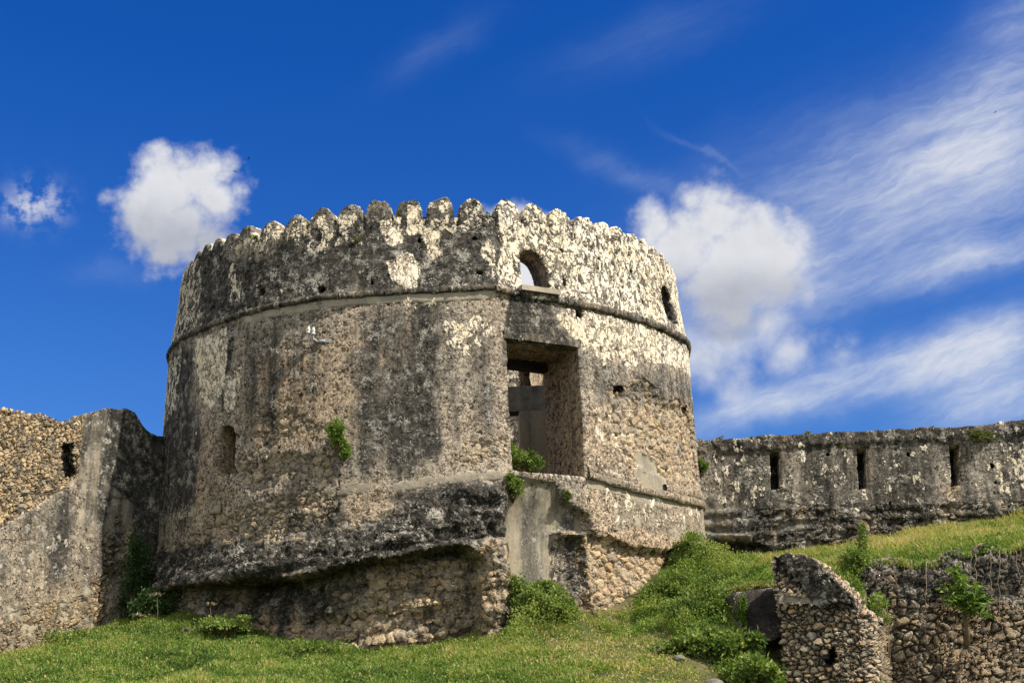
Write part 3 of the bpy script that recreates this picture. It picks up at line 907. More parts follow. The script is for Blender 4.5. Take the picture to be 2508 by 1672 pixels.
for (px, py, rx, rz, through) in [(622, 630, .05, .09, 0), (643, 717, .08, .08, 0), (788, 709, .085, .08, 0), (526, 751, .06, .07, 0), (1161, 589, .055, .05, 1),
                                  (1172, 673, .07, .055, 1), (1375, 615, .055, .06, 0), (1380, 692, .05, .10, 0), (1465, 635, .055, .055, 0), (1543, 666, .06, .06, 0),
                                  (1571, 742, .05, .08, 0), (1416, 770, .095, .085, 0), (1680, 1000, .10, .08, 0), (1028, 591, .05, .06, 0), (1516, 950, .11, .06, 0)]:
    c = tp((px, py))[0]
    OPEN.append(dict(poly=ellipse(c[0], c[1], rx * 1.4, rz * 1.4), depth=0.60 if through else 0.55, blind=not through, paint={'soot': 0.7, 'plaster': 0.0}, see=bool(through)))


def t_inward(op):
    th = np.asarray(op['poly'])[:, 0].mean() / 6.0
    return np.array([-math.sin(th), math.cos(th), 0.0])


def polar_skin(th0, th1, dth, dz, z0, z1, ops, posf, attrf):
    us = np.radians(np.arange(th0, th1 + dth / 2, dth)) * 6.0
    nz = int((z1 - z0) / dz) + 1
    return skin(us, np.full(len(us), z1), np.full(len(us), z0), nz, posf, ops, t_inward, attrf)


# back slit seen through the doorway
rb = ray(np.array(1287.0), np.array(918.0))
bq = CY + 4.3
for _ in range(5):
    pb = rb * bq / rb[1]
    bq = CY + math.sqrt(max(4.4 ** 2 - (pb[0] - CX) ** 2, 0))
pb = rb * bq / rb[1]
th_b = math.atan2(pb[0] - CX, -(pb[1] - CY)) % (2 * math.pi)
ub, zb_ = th_b * 6.0, pb[2]
slot = np.array([(ub - .2, zb_ - .42), (ub + .2, zb_ - .42), (ub + .2, zb_ + .45), (ub - .2, zb_ + .45)])

all_V, all_Q, all_A, base_n = [], [], [], 0


def push(V, Q, A):
    global base_n
    all_V.append(V); all_A.append(A); all_Q.extend([q + base_n for q in Q]); base_n += len(V)


V, Q, A, idx = polar_skin(-96, 96, 0.2, 0.0215, -0.3, ZC, OPEN, tower_pos, tower_attrs)
push(V, Q, A)
nu = idx.shape[1]
# parapet top: from the outer rim inward
rim = V[idx[-1]]
K = 14
thr = np.arctan2(rim[:, 0] - CX, -(rim[:, 1] - CY))
rr = np.hypot(rim[:, 0] - CX, rim[:, 1] - CY)
rows = [rim]
for s in range(1, K + 1):
    r_ = rr + (5.16 - rr) * s / K
    rows.append(np.stack([CX + r_ * np.sin(thr), CY - r_ * np.cos(thr), np.full(nu, ZC + 0.015)], -1))
TV = np.concatenate(rows)
ii = np.arange(K * nu).reshape(K, nu)[:, :-1].ravel()
push(TV, [np.c_[ii, ii + 1, ii + nu + 1, ii + nu]], {k: np.full(len(TV), v) for k, v in dict(plaster=.2, soot=.7, rubble=.2, cement=0, warm=.3, big=0).items()})


def back_pos(u, z):
    r = np.interp(z, PROF_Z, PROF_R)
    return np.stack([CX + r * np.sin(u / 6), CY - r * np.cos(u / 6), z], -1)


def const_attr(**kw):
    d = dict(plaster=0.0, soot=0.35, rubble=0.2, cement=0.0, warm=0.3, big=0.0); d.update(kw)
    return lambda u, z: {k: np.full(u.shape, float(v)) for k, v in d.items()}


V, Q, A, _ = polar_skin(96, 264, 0.7, 0.08, -0.3, ZC, [dict(poly=slot, depth=1.5, paint=PJ)], back_pos, const_attr(soot=.5))
push(V, Q, A)


# inner faces
def inner(rad, z0, z1, ops, atf):
    def p(u, z):
        r = rad - 0.08 * fbm(np.stack([np.sin(u / 6) * 5, np.cos(u / 6) * 5, z], -1), 1.3, 3, 5)
        return np.stack([CX + r * np.sin(u / 6), CY - r * np.cos(u / 6), z], -1)
    V, Q, A, _ = polar_skin(-96, 264, 0.5, 0.05, z0, z1, ops, p, atf)
    push(V, [q[:, ::-1] for q in Q], A)


def spread(poly, k):
    poly = np.asarray(poly); c = poly.mean(0)
    return np.c_[c[0] + (poly[:, 0] - c[0]) * k, poly[:, 1]]


inner(4.42, 3.4, 7.45, [dict(poly=spread(door, 1.38), depth=0.02, paint=PJ), dict(poly=spread(slot, 1.0), depth=0.02, paint=PJ)], const_attr(plaster=0.42, soot=0.42))
inner(5.17, 7.45, ZC + 0.015, [dict(poly=spread(arch, 1.22), depth=0.02, paint=PB)] + [dict(poly=spread(o['poly'], 1.2), depth=.02) for o in OPEN if o.get('see')], const_attr(plaster=0.5, soot=0.4))
# wall walk between the two inner faces
a = np.radians(np.arange(0, 361, 2.0))
W = np.concatenate([np.stack([CX + r * np.sin(a), CY - r * np.cos(a), np.full(len(a), 7.45)], -1) for r in (5.2, 4.4)])
i = np.arange(len(a) - 1)
push(W, [np.c_[i, i + 1, i + len(a) + 1, i + len(a)]], const_attr(soot=.5)(np.zeros(len(W)), 0))
# back parapet top
V0 = np.concatenate([np.stack([CX + r * np.sin(a2), CY - r * np.cos(a2), np.full(len(a2), ZC)], -1) for a2 in (np.radians(np.arange(95, 266, 1.0)),) for r in (5.75, 5.16)])
n2 = len(V0) // 2; i = np.arange(n2 - 1)
push(V0, [np.c_[i, i + 1, i + n2 + 1, i + n2]], const_attr(soot=.6)(np.zeros(len(V0)), 0))

AA = {k: np.concatenate([x[k] for x in all_A]) for k in all_A[0]}
tower_wall = build('wall', np.concatenate(all_V), all_Q, M_TOWER, tower, AA)


# merlons: rounded teeth, each its own piece
def merlon(u0, w, h, lean, seed, sq=2.6):
    nx, nzv, nd = 22, 36, 18
    depth = 0.46
    s = np.linspace(-1, 1, nx + 1)
    rg = np.random.default_rng(seed)
    prof = (1 - np.abs(s) ** sq) ** (1 / 1.9)
    prof = np.clip(prof, 0.0, 1) * h + 0.0
    prof = prof * (1 + 0.12 * np.sin(s * 3 + seed) * rg.random()) + lean * s * h * 0.3
    prof = np.maximum(prof, 0.004)
    t = np.linspace(0, 1, nzv + 1)
    # layer k: the outline at inward depth; build as (depth, outline) tube capped by grids
    def layer(dd):
        uu = u0 + s * w * (1 - 0.05 * (dd / depth))
        Ug, Tg = np.meshgrid(uu, t)
        Zg = ZC - 0.34 + Tg * (prof[None] * (1.0 - 0.10 * (dd / depth) ** 2) + 0.34)
        return Ug, Zg
    Vs, F = [], []
    ng = (nx + 1) * (nzv + 1)
    def xyz(Ug, Zg, dd):
        zz = Zg.ravel()
        r = r_macro(Ug.ravel(), zz) - dd + 0.035 * ramp01(zz, ZC - 0.30, ZC - 0.05) - 0.03 * ramp01(zz, ZC - 0.28, ZC - 0.34)
        th = Ug.ravel() / 6.0
        return np.stack([CX + r * np.sin(th), CY - r * np.cos(th), Zg.ravel()], -1)
    gi = np.arange(ng).reshape(nzv + 1, nx + 1)
    Ug, Zg = layer(0); Vs.append(xyz(Ug, Zg, 0)); aU, aZ = [Ug.ravel()], [Zg.ravel()]
    F.append(np.c_[gi[:-1, :-1].ravel(), gi[:-1, 1:].ravel(), gi[1:, 1:].ravel(), gi[1:, :-1].ravel()])
    ring = np.concatenate([gi[:, 0], gi[-1, 1:-1], gi[::-1, -1]])      # left side up, over the top, right side down
    prev = ring; n = ng
    for k in range(1, nd + 1):
        dd = depth * k / nd
        Ug, Zg = layer(dd)
        X = xyz(Ug, Zg, dd)[ring]
        Vs.append(X); aU.append(Ug.ravel()[ring]); aZ.append(Zg.ravel()[ring])
        cur = np.arange(len(ring)) + n; n += len(ring)
        F.append(np.c_[prev[:-1], prev[1:], cur[1:], cur[:-1]])
        prev = cur
    Ug, Zg = layer(depth); Vs.append(xyz(Ug, Zg, depth)); aU.append(Ug.ravel()); aZ.append(Zg.ravel())
    g2 = gi + n
    F.append(np.c_[g2[:-1, :-1].ravel(), g2[1:, :-1].ravel(), g2[1:, 1:].ravel(), g2[:-1, 1:].ravel()])
    V = np.concatenate(Vs)
    A = tower_attrs(np.concatenate(aU), np.concatenate(aZ))
    # the flanks and crown keep more plain limewash than the outer face
    m = np.arange(len(V)) >= ng
    A['plaster'] = np.where(m, np.maximum(A['plaster'], 0.60), A['plaster'])
    A['soot'] = np.where(m, np.minimum(A['soot'], 0.5), A['soot'])
    build('merlon', V, F, M_TOWER, tower, A)


cent = [(480, 640), (503, 610), (535, 590), (570, 572), (610, 556), (669, 545), (728, 540), (791, 525), (861, 522), (928, 517), (1001, 515), (1078, 517), (1152, 518), (1239, 525),
        (1307, 530), (1370, 545), (1428, 560), (1480, 575), (1522, 590), (1560, 600), (1593, 615), (1620, 630)]
cu = [float(on_tower(np.array(float(x)), np.array(float(y)))[0]) for x, y in cent]
# even out and continue round the flanks
step = 0.515
mid = [c for c in cu if abs(c) < 4.2]
seq = sorted(mid)
while seq[0] > -9.6: seq.insert(0, seq[0] - step)
while seq[-1] < 9.6: seq.append(seq[-1] + step)
rgm = np.random.default_rng(5)
for j, u0 in enumerate(seq):
    gap = min([abs(u0 - x) for x in seq if x != u0])
    w = min(0.245, gap / 2 - 0.022)
    h = 0.41 + rgm.uniform(-0.06, 0.03)
    sq = rgm.uniform(2.3, 3.3)
    lean = rgm.uniform(-0.25, 0.25)
    if -3.6 < u0 < -2.0:
        h *= 0.82; sq = 2.0; lean = rgm.uniform(-0.6, 0.1)
    merlon(u0, w, h, lean, 100 + j, sq)


# ledge below the parapet and other bands that follow the face
def band(name, u0, u1, zf, hgt, proud, mat, seed, rag=0.02, du=0.03, nz=6, hole=None, attrs=None):
    us = np.arange(u0, u1, du)
    n = len(us)
    p = np.stack([us, np.zeros(n), np.zeros(n)], -1)
    zlo = zf(us) - hgt / 2 + rag * 2 * fbm(p, 3.0, 4, seed)
    zhi = zf(us) + hgt / 2 + rag * 2 * fbm(p, 3.0, 4, seed + 50)
    rows = []
    prof = [(-0.06, 0.0)] + [(proud * (1 - 0.25 * abs(2 * t - 1) ** 4), t) for t in np.linspace(0, 1, nz)] + [(-0.06, 1.0)]
    wob = fbm(p, 1.7, 4, seed + 9)
    for off, t in prof:
        z = zlo * (1 - t) + zhi * t
        o = off * (1 + 0.6 * wob) if off > 0 else off
        rows.append(tower_pos(us, z, o))
    V = np.concatenate(rows)
    ii = np.arange((len(prof) - 1) * n).reshape(len(prof) - 1, n)[:, :-1].ravel()
    at_ = {k: np.full(len(V), v) for k, v in (attrs or dict(plaster=0, soot=.5, rubble=0, cement=0, warm=.4)).items()}
    return build(name, V, [np.c_[ii, ii + 1, ii + n + 1, ii + n]], mat, tower, at_)


def curve(*pts):
    q = tp(*pts)
    return lambda u: np.interp(u, q[:, 0], q[:, 1])


top_line = curve((410, 870), (499, 804), (618, 763), (782, 730), (886, 721), (1047, 714), (1211, 710), (1269, 718), (1380, 735), (1490, 757), (1582, 785), (1643, 812), (1680, 845))
band('string_course', -9.8, CREASE, lambda u: top_line(u) - 0.01, 0.05, 0.06, M_TOWER, 1, 0.016, attrs=dict(plaster=.1, soot=.78, rubble=0, cement=0, warm=.5))
band('string_course', CREASE, 9.8, lambda u: top_line(u) - 0.04, 0.075, 0.085, M_TOWER, 2, 0.012, attrs=dict(plaster=.1, soot=.62, rubble=0, cement=.3, warm=.3))
uL = tp((600, 790), (1211, 720))
band('cement_fillet', uL[0, 0], CREASE + 0.02, lambda u: top_line(u) - 0.145, 0.19, 0.04, M_CEMENT, 3, 0.05)
low_line = curve((380, 1285), (407, 1272), (541, 1240), (637, 1222), (828, 1200), (962, 1192), (1115, 1172), (1245, 1166))
uB = tp((392, 1275), (545, 1240), (835, 1200), (1246, 1166))
band('cement_band', uB[0, 0], uB[1, 0], low_line, 0.27, 0.03, M_CEMENT, 4, 0.06)
band('cement_band', uB[2, 0], uB[3, 0], low_line, 0.22, 0.03, M_CEMENT, 6, 0.06)
mold1 = curve((1437, 1150), (1490, 1163), (1549, 1180), (1661, 1205), (1716, 1220))
mold2 = curve((1437, 1164), (1490, 1178), (1549, 1196), (1661, 1222), (1716, 1236))
uM = tp((1437, 1160), (1565, 1188), (1625, 1200), (1700, 1216))
beige = dict(plaster=0.0, soot=.12, rubble=0, cement=.45, warm=.5)
band('moulding', uM[0, 0], uM[1, 0], mold1, 0.11, 0.05, M_TOWER, 8, 0.02, attrs=beige)
band('moulding', uM[0, 0], 8.8, mold2, 0.11, 0.09, M_TOWER, 10, 0.02, attrs=beige)
band('moulding', uM[2, 0], 8.8, mold1, 0.11, 0.07, M_TOWER, 12, 0.02, attrs=beige)


def face_frame(px, py):
    q = tp((px, py))[0]
    th = q[0] / 6
    return tower_pos(q[:1], q[1:])[0], np.array([math.cos(th), math.sin(th), 0]), np.array([math.sin(th), -math.cos(th), 0])


def face_box(bits, c, T, N, w, h, d, z=0.0, seg=4):
    """box of width w along T, depth d from the face inwards, height h"""
    rot = math.atan2(T[1], T[0])
    bits.box(c - N * d / 2 + np.array([0, 0, z]), (w, d, h), rot, seg)


# lintel over the doorway: concrete front strip and brown soffit board behind it
pL, pR = tower_pos(*tp((1228, 822)).T)[0], tower_pos(*tp((1419, 845)).T)[0]
T = pR - pL; wl = np.linalg.norm(T); T = T / wl; N = np.array([T[1], -T[0], 0]); N /= np.linalg.norm(N)
ang = math.atan2(T[1], T[0])
b = Bits(); b.box((pL + pR) / 2 - N * 0.11 + N * 0.03 + np.array([0, 0, 0.0]), (wl, 0.26, 0.15), ang, 6)
lint = b.make('lintel', M_TOWER, tower, dict(plaster=.2, soot=.72, rubble=0, cement=.5, warm=.4))
b = Bits(); b.box((pL + pR) / 2 - N * 0.72 + np.array([0, 0, -0.01]), (wl * 1.06, 1.18, 0.12), ang, 6)
b.make('soffit_board', M_LINTEL, lint)
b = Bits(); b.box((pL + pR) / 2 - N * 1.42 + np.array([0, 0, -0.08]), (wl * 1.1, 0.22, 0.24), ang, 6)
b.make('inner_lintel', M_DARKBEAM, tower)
# sill under the arched window
pL, pR = tower_pos(*tp((1266, 714)).T)[0], tower_pos(*tp((1362, 727)).T)[0]
T = pR - pL; ws = np.linalg.norm(T); T /= ws; N = np.array([T[1], -T[0], 0]); N /= np.linalg.norm(N)
b = Bits(); b.box((pL + pR) / 2 - N * 0.10 + N * 0.09 + np.array([0, 0, 0.03]), (ws, 0.36, 0.10), math.atan2(T[1], T[0]), 6)
b.make('window_sill', M_CEMENT, tower)
# inside: floor, cross beam, pale pier
fz_ = float(tp((1300, 1160))[0, 1]) - 0.12
a = np.linspace(0, 2 * np.pi, 65)
V = np.concatenate([np.stack([CX + r * np.sin(a), CY - r * np.cos(a), np.full(65, fz_)], -1) for r in (0.05, 1.5, 3.0, 4.5)])
i = np.concatenate([np.arange(64) + 65 * k for k in range(3)])
build('interior_floor', V, [np.c_[i, i + 65, i + 66, i + 1]], M_EARTH, tower)
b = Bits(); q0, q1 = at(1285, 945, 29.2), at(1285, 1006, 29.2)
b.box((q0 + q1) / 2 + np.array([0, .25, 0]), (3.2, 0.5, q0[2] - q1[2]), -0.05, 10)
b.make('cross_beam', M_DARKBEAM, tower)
b = Bits(); q0, q1 = at(1310, 1005, 26.4), at(1300, 1160, 26.4)
b.box(((q0[0] + .12), 26.7, (q0[2] + fz_) / 2), (0.95, 0.6, q0[2] - fz_), 0.05, 24)
b.make('interior_pier', M_TOWER, tower, dict(plaster=.2, soot=.36, rubble=0, cement=.62, warm=.3))


# ------------------------------------------------------------------ straight walls
class Plane:
    def __init__(self, A, ang):
        """A: point (x, y); ang: heading of the wall's run, degrees from +X"""
        self.A = np.array(A, float)
        self.d = np.array([math.cos(math.radians(ang)), math.sin(math.radians(ang))])
        self.n = np.array([self.d[1], -self.d[0]])         # outward (towards the viewer when running left to right)

    def uz(self, *pts):
        q = np.array(pts, float)
        r = ray(q[:, 0], q[:, 1])
        t = (self.A @ self.n) / (r[:, :2] @ self.n)
        p = r * t[:, None]
        return np.c_[(p[:, :2] - self.A) @ self.d, p[:, 2]]

    def pos(self, u, z, off):
        xy = self.A + np.outer(u, self.d) + np.outer(np.broadcast_to(off, np.shape(u)), self.n)
        return np.c_[xy, z]


def paint_fn(pl, base, layers, seed=0):
    L = {k: [(pl.uz(*poly), v, s, r) for poly, v, s, r in v0] for k, v0 in layers.items()}
    def f(u, z):
        p3 = np.stack([u, np.zeros_like(u), z], -1)
        w1, w2 = fbm(p3, 2.3, 4, 61 + seed), fbm(p3, 2.3, 4, 77 + seed)
        out = {}
        for k, b in base.items():
            a = np.full(np.shape(u), float(b))
            for poly, v, s, r in L.get(k, []):
                m = ramp01(sdf(poly, u + w1 * r * 2, z + w2 * r * 2, 2.0), -s, s)
                a = a * (1 - m) + v * m
            out[k] = a
        return out
    return f


def slab(pl, u0, u1, du, ztop, zbot, dz, pushf, attrf, ops, thick, top_attr, rag=0.05, seed=0):
    us = np.arange(u0, u1 + du / 2, du)
    p = np.stack([us, np.zeros_like(us), np.zeros_like(us)], -1)
    zt = ztop(us) + rag * 2 * fbm(p, 4.0, 5, seed)
    zb = np.full(len(us), float(zbot))
    nz = int((zt.max() - zbot) / dz) + 1
    posf = lambda u, z: pl.pos(u, z, pushf(u, z))
    V, Q, A, idx = skin(us, zt, zb, nz, posf, ops, lambda op: np.array([-pl.n[0], -pl.n[1], 0.0]), attrf)
    n = len(us); K = max(6, int(thick / 0.06))
    rim = V[idx[-1]]
    rows = []
    for s in range(1, K + 1):
        f = s / K
        r = rim + np.array([-pl.n[0], -pl.n[1], 0]) * thick * f
        pp = r.copy()
        r[:, 2] += rag * 1.6 * (fbm(pp, 4.0, 4, seed + 3)) * min(1, 4 * f) - (0.10 if s == K else 0)
        rows.append(r)
    bot = rows[-1].copy(); bot[:, 2] = zbot
    rows.append(bot)
    E = np.concatenate(rows)
    n0 = len(V)
    first = np.r_[idx[-1]]
    prev = first
    for s in range(K + 1):
        cur = np.arange(n) + n0 + s * n
        Q.append(np.c_[prev[:-1], prev[1:], cur[1:], cur[:-1]])
        prev = cur
    # close both ends with a fan of quads (front column to back edge)
    for col in (0, -1):
        fr = idx[:, col]
        bt = n0 + (K - 1) * n + (0 if col == 0 else n - 1)
        bb = n0 + K * n + (0 if col == 0 else n - 1)
        extra = np.stack([E[bb - n0] * (1 - t) + E[bt - n0] * t for t in np.linspace(0, 1, len(fr))])
        e0 = n0 + len(E)
        E = np.concatenate([E, extra])
        bk = np.arange(len(fr)) + e0
        q = np.c_[fr[:-1], fr[1:], bk[1:], bk[:-1]]
        Q.append(q if col == 0 else q[:, ::-1])
    A = {k: np.concatenate([A[k], np.full(len(E), float(top_attr.get(k, 0)))]) for k in A}
    return np.concatenate([V, E]), Q, A


def uinterp(pl, *pts):
    q = pl.uz(*pts)
    q = q[np.argsort(q[:, 0])]
    return lambda u: np.interp(u, q[:, 0], q[:, 1])


# left curtain wall: runs from off the left edge back to the tower
LW = Plane((-7.15, 25.6), 53)
lw_top = uinterp(LW, (-300, 930), (-40, 985), (0, 992), (90, 1012), (150, 1028), (195, 1040), (215, 1022), (240, 1008), (270, 1001), (310, 1000), (332, 1012), (345, 1035), (362, 1058), (385, 1068), (430, 1075))
notch = LW.uz((163, 1080), (196, 1076), (196, 1168), (163, 1166))
lw_step = uinterp(LW, (-300, 1420), (0, 1298), (60, 1262), (150, 1205), (192, 1170), (197, 1168), (218, 960), (430, 900))


def lw_push(u, z):
    p3 = np.stack([u, np.zeros_like(u), z], -1)
    zs = lw_step(u)
    up = ramp01(z, zs - 0.03, zs + 0.06)
    foot = ramp01(z, 1.6, 0.9)
    return 0.14 * fbm(p3, 1.0, 4, 11) - 0.16 * up + 0.06 * fbm(p3, 4.0, 3, 12) - foot * (0.10 + 0.35 * np.maximum(0, fbm(p3, 2.2, 4, 14)) * 2)


lw_attr0 = paint_fn(LW, dict(plaster=0.1, soot=0.46, rubble=0.06, cement=0.46, warm=0.3), {
    'soot': [([(190, 980), (275, 980), (275, 1250), (200, 1300)], 0.66, 0.12, 0.12),
             ([(262, 990), (420, 990), (420, 1500), (330, 1500), (330, 1230), (262, 1180)], 0.95, 0.05, 0.06),  # corner by the tower: real stain and painted shadow together
             ([(60, 1290), (190, 1200), (200, 1400), (60, 1450)], 0.55, 0.25, 0.15),
             ([(100, 1480), (280, 1440), (280, 1620), (0, 1640), (0, 1540)], 0.14, 0.15, 0.15)],
    'rubble': [([(70, 1480), (170, 1480), (260, 1400), (270, 1600), (-20, 1660), (-20, 1540)], 0.95, 0.15, 0.15),
               ([(240, 1220), (335, 1200), (335, 1400), (250, 1440)], 0.7, 0.15, 0.15)],
    'cement': [([(205, 980), (400, 980), (400, 1300), (205, 1300)], 0.54, 0.25, 0.2)],
    'warm': [([(70, 1450), (270, 1400), (270, 1660), (-20, 1660)], 1.0, 0.2, 0.1)]}, 1)


def lw_attr(u, z):
    A = lw_attr0(u, z)
    zs = lw_step(u)
    up = ramp01(z, zs - 0.02, zs + 0.04)
    A['rubble'] = np.maximum(A['rubble'], up)
    A['soot'] = A['soot'] * (1 - up) + up * 0.36
    A['cement'] = A['cement'] * (1 - up)
    A['warm'] = np.maximum(A['warm'], up * 0.7)
    return A


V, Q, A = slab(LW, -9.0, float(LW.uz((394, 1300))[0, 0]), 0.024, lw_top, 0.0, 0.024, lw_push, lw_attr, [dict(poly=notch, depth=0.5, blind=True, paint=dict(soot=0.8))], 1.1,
               dict(soot=0.6, rubble=0.6, warm=.4), 0.05, 31)
lwo = build('curtain_wall', V, Q, M_LEFT, None, A, origin=(-9, 23.5, 0.8))
tag(lwo, 'tan rubble wall on the left with a dark humped pier against the tower', 'wall')

# right curtain wall with three loophole slits
RW = Plane((4.1, 27.4), -7)
rw_top = uinterp(RW, (1600, 1085), (1712, 1080), (1780, 1078), (1880, 1072), (2000, 1064), (2150, 1055), (2300, 1050), (2400, 1046), (2508, 1034), (2700, 1020))
rw_mid = uinterp(RW, (1700, 1245), (1850, 1240), (2100, 1240), (2508, 1228), (2700, 1222))
slits = [RW.uz(*p) for p in ([(1881, 1101), (1913, 1099), (1916, 1200), (1884, 1203)], [(2094, 1096), (2127, 1094), (2130, 1200), (2099, 1203)], [(2321, 1088), (2354, 1085), (2358, 1192), (2325, 1194)])]
LEDGE = RW.uz((1700, 1304), (1840, 1312), (1838, 1326), (1700, 1326))
HOLLOW = RW.uz((1700, 1326), (1850, 1328), (1890, 1345), (1900, 1420), (1700, 1420))


def rw_push(u, z):
    p3 = np.stack([u, np.zeros_like(u), z], -1)
    zt = rw_top(u)
    cop = ramp01(z, zt - 0.30, zt - 0.20)
    zm = rw_mid(u)
    low = ramp01(z, zm + 0.05, zm - 0.10)
    lay = np.sin(z * 26 + 5 * fbm(p3, 0.8, 3, 5)) * 0.025
    return 0.10 * fbm(p3, 1.2, 4, 15) + cop * (0.05 + 0.10 * fbm(p3, 5, 3, 16)) + low * (0.03 + lay + 0.22 * fbm(p3, 2.6, 4, 17)) \
        + 0.25 * ramp01(sdf(LEDGE, u, z), -0.02, 0.03) - 0.28 * ramp01(sdf(HOLLOW, u, z), -0.02, 0.05)


rw_attr0 = paint_fn(RW, dict(plaster=0.27, soot=0.66, rubble=0.05, cement=0.0, warm=0.1), {
    'plaster': [([(1690, 1240), (1850, 1240), (2520, 1225), (2520, 1500), (1690, 1500)], 0.1, 0.08, 0.1),
                ([(1750, 1120), (1820, 1120), (1810, 1235), (1760, 1235)], 0.5, 0.08, 0.1),
                ([(2420, 1070), (2520, 1060), (2520, 1220), (2440, 1220)], 0.46, 0.1, 0.1)],
    'rubble': [([(1690, 1242), (1850, 1242), (2520, 1228), (2520, 1500), (1690, 1500)], 0.75, 0.06, 0.06),
               ([(1700, 1240), (1850, 1240), (1850, 1330), (1700, 1330)], 0.1, 0.08, 0.08)],
    'soot': [([(1690, 1230), (1850, 1240), (2520, 1222), (2520, 1500), (1690, 1500)], 0.72, 0.1, 0.1),
             ([(1690, 1060), (2520, 1020), (2520, 1062), (1690, 1105)], 0.8, 0.05, 0.05)],
    'cement': [([(1710, 1170), (1740, 1220), (1770, 1260), (1830, 1310), (1700, 1326)], 0.55, 0.1, 0.1),
               ([(1890, 1290), (1980, 1255), (1990, 1300), (1890, 1308)], 0.9, 0.06, 0.06),
               ([(1700, 1310), (1840, 1314), (1838, 1326), (1700, 1326)], 0.9, 0.03, 0.02)],
    'warm': [([(1690, 1060), (2520, 1020), (2520, 1058), (1690, 1100)], 1.0, 0.05, 0.04),
             ([(2310, 1190), (2350, 1190), (2350, 1250), (2320, 1250)], 0.9, 0.05, 0.05)]}, 2)
holes = []
for (px, py, r) in [(2027, 1113, .05), (2225, 1113, .05), (2430, 1140, .06), (2045, 1180, .03), (2180, 1232, .04), (2438, 1182, .04)]:
    c = RW.uz((px, py))[0]
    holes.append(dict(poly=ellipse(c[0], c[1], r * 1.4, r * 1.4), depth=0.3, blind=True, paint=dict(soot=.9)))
V, Q, A = slab(RW, -1.6, 12.0, 0.026, rw_top, 1.8, 0.026, rw_push, rw_attr0,
               [dict(poly=s, depth=0.75, blind=True, paint=dict(soot=0.15, plaster=0.7)) for s in slits] + holes, 1.0, dict(soot=0.55, rubble=0.7, warm=1.0), 0.05, 41)  # slit jambs painted pale for the sunlight falling on them
rwo = build('curtain_wall', V, Q, M_RIGHT, None, A, origin=(8, 26.8, 2.5))
tag(rwo, 'long sooty blackened stone wall pierced by three upright slits right of the tower', 'wall')

# broken stub of rubble wall in the right foreground
SW_ANG = -24
c0 = at(1907, 1500, 19.0)
SW = Plane(c0[:2], SW_ANG)
sw_top = uinterp(SW, (1880, 1366), (1907, 1364), (1930, 1361), (1965, 1360), (1992, 1368), (2020, 1395), (2050, 1425), (2080, 1452), (2094, 1470), (2098, 1490), (2125, 1500), (2138, 1530), (2146, 1570), (2150, 1600), (2170, 1620))
hole = SW.uz((2020, 1600), (2038, 1580), (2050, 1602), (2046, 1632), (2018, 1628))


def sw_push(u, z):
    p3 = np.stack([u, np.zeros_like(u), z], -1)
    cap = SW.uz((1950, 1487))[0, 1]
    return 0.06 * fbm(p3, 1.6, 4, 51) + 0.05 * ramp01(z, cap - 0.02, cap + 0.02) - 0.30 * ramp01(u, u_end - 0.22, u_end + 0.02) ** 2


u_end = float(SW.uz((2140, 1600))[0, 0])
sw_attr = paint_fn(SW, dict(plaster=0.0, soot=0.14, rubble=1.0, cement=0.0, warm=0.4), {
    'soot': [([(1900, 1340), (2000, 1340), (2120, 1500), (1990, 1480), (1960, 1440), (1905, 1400)], 0.95, 0.06, 0.06),
             ([(1905, 1480), (2090, 1480), (2090, 1500), (1905, 1490)], 0.6, 0.06, 0.06)],
    'rubble': [([(1910, 1450), (2030, 1460), (2030, 1486), (1910, 1480)], 0.1, 0.05, 0.05), ([(1900, 1340), (2000, 1340), (2100, 1480), (1990, 1470), (1930, 1400)], 0.4, 0.05, 0.05)],
    'cement': [([(1925, 1458), (2030, 1462), (2020, 1484), (1925, 1480)], 0.6, 0.05, 0.06)]}, 3)
V, Q, A = slab(SW, 0.0, u_end, 0.02, sw_top, -1.2, 0.02, sw_push, sw_attr, [dict(poly=hole, depth=0.45, blind=True, paint=dict(soot=.9))], 1.05,
               dict(soot=0.30, rubble=0.8, warm=.7, plaster=0), 0.04, 55)
swo = build('broken_wall', V, Q, M_STUB, None, A, origin=(c0[0] + .7, 18.8, 0))
tag(swo, 'broken stub of coursed rubble wall with a sloping blackened top and a small hole', 'wall')

# earthy retaining wall at the right edge
RT = Plane(at(2130, 1500, 20.9)[:2], -10)
rt_top = uinterp(RT, (2100, 1392), (2135, 1372), (2180, 1368), (2240, 1380), (2300, 1372), (2330, 1345), (2380, 1352), (2420, 1335), (2470, 1345), (2508, 1330), (2700, 1320))


def rt_push(u, z):
    p3 = np.stack([u, np.zeros_like(u), z], -1)
    zt = rt_top(u)
    return 0.16 * fbm(p3, 1.1, 4, 71) + 0.05 * fbm(p3, 4.0, 3, 72) - 0.15 * ramp01(z, zt - 0.25, zt)


rt_attr = paint_fn(RT, dict(plaster=0.0, soot=0.35, rubble=1.0, cement=0.0, warm=0.6), {
    'soot': [([(2090, 1320), (2520, 1300), (2520, 1480), (2350, 1470), (2100, 1500)], 0.72, 0.2, 0.2)],
    'cement': [([(2430, 1440), (2508, 1430), (2508, 1465), (2430, 1468)], 0.5, 0.1, 0.1)]}, 4)
V, Q, A = slab(RT, -0.05, 6.5, 0.022, rt_top, -1.0, 0.022, rt_push, rt_attr, [], 0.8, dict(soot=0.6, rubble=0.8, warm=.7), 0.08, 75)
rto = build('retaining_wall', V, Q, M_RETAIN, None, A, origin=(8, 20.4, 0))
tag(rto, 'dark earthy rubble retaining wall at the right edge with hanging roots', 'wall')

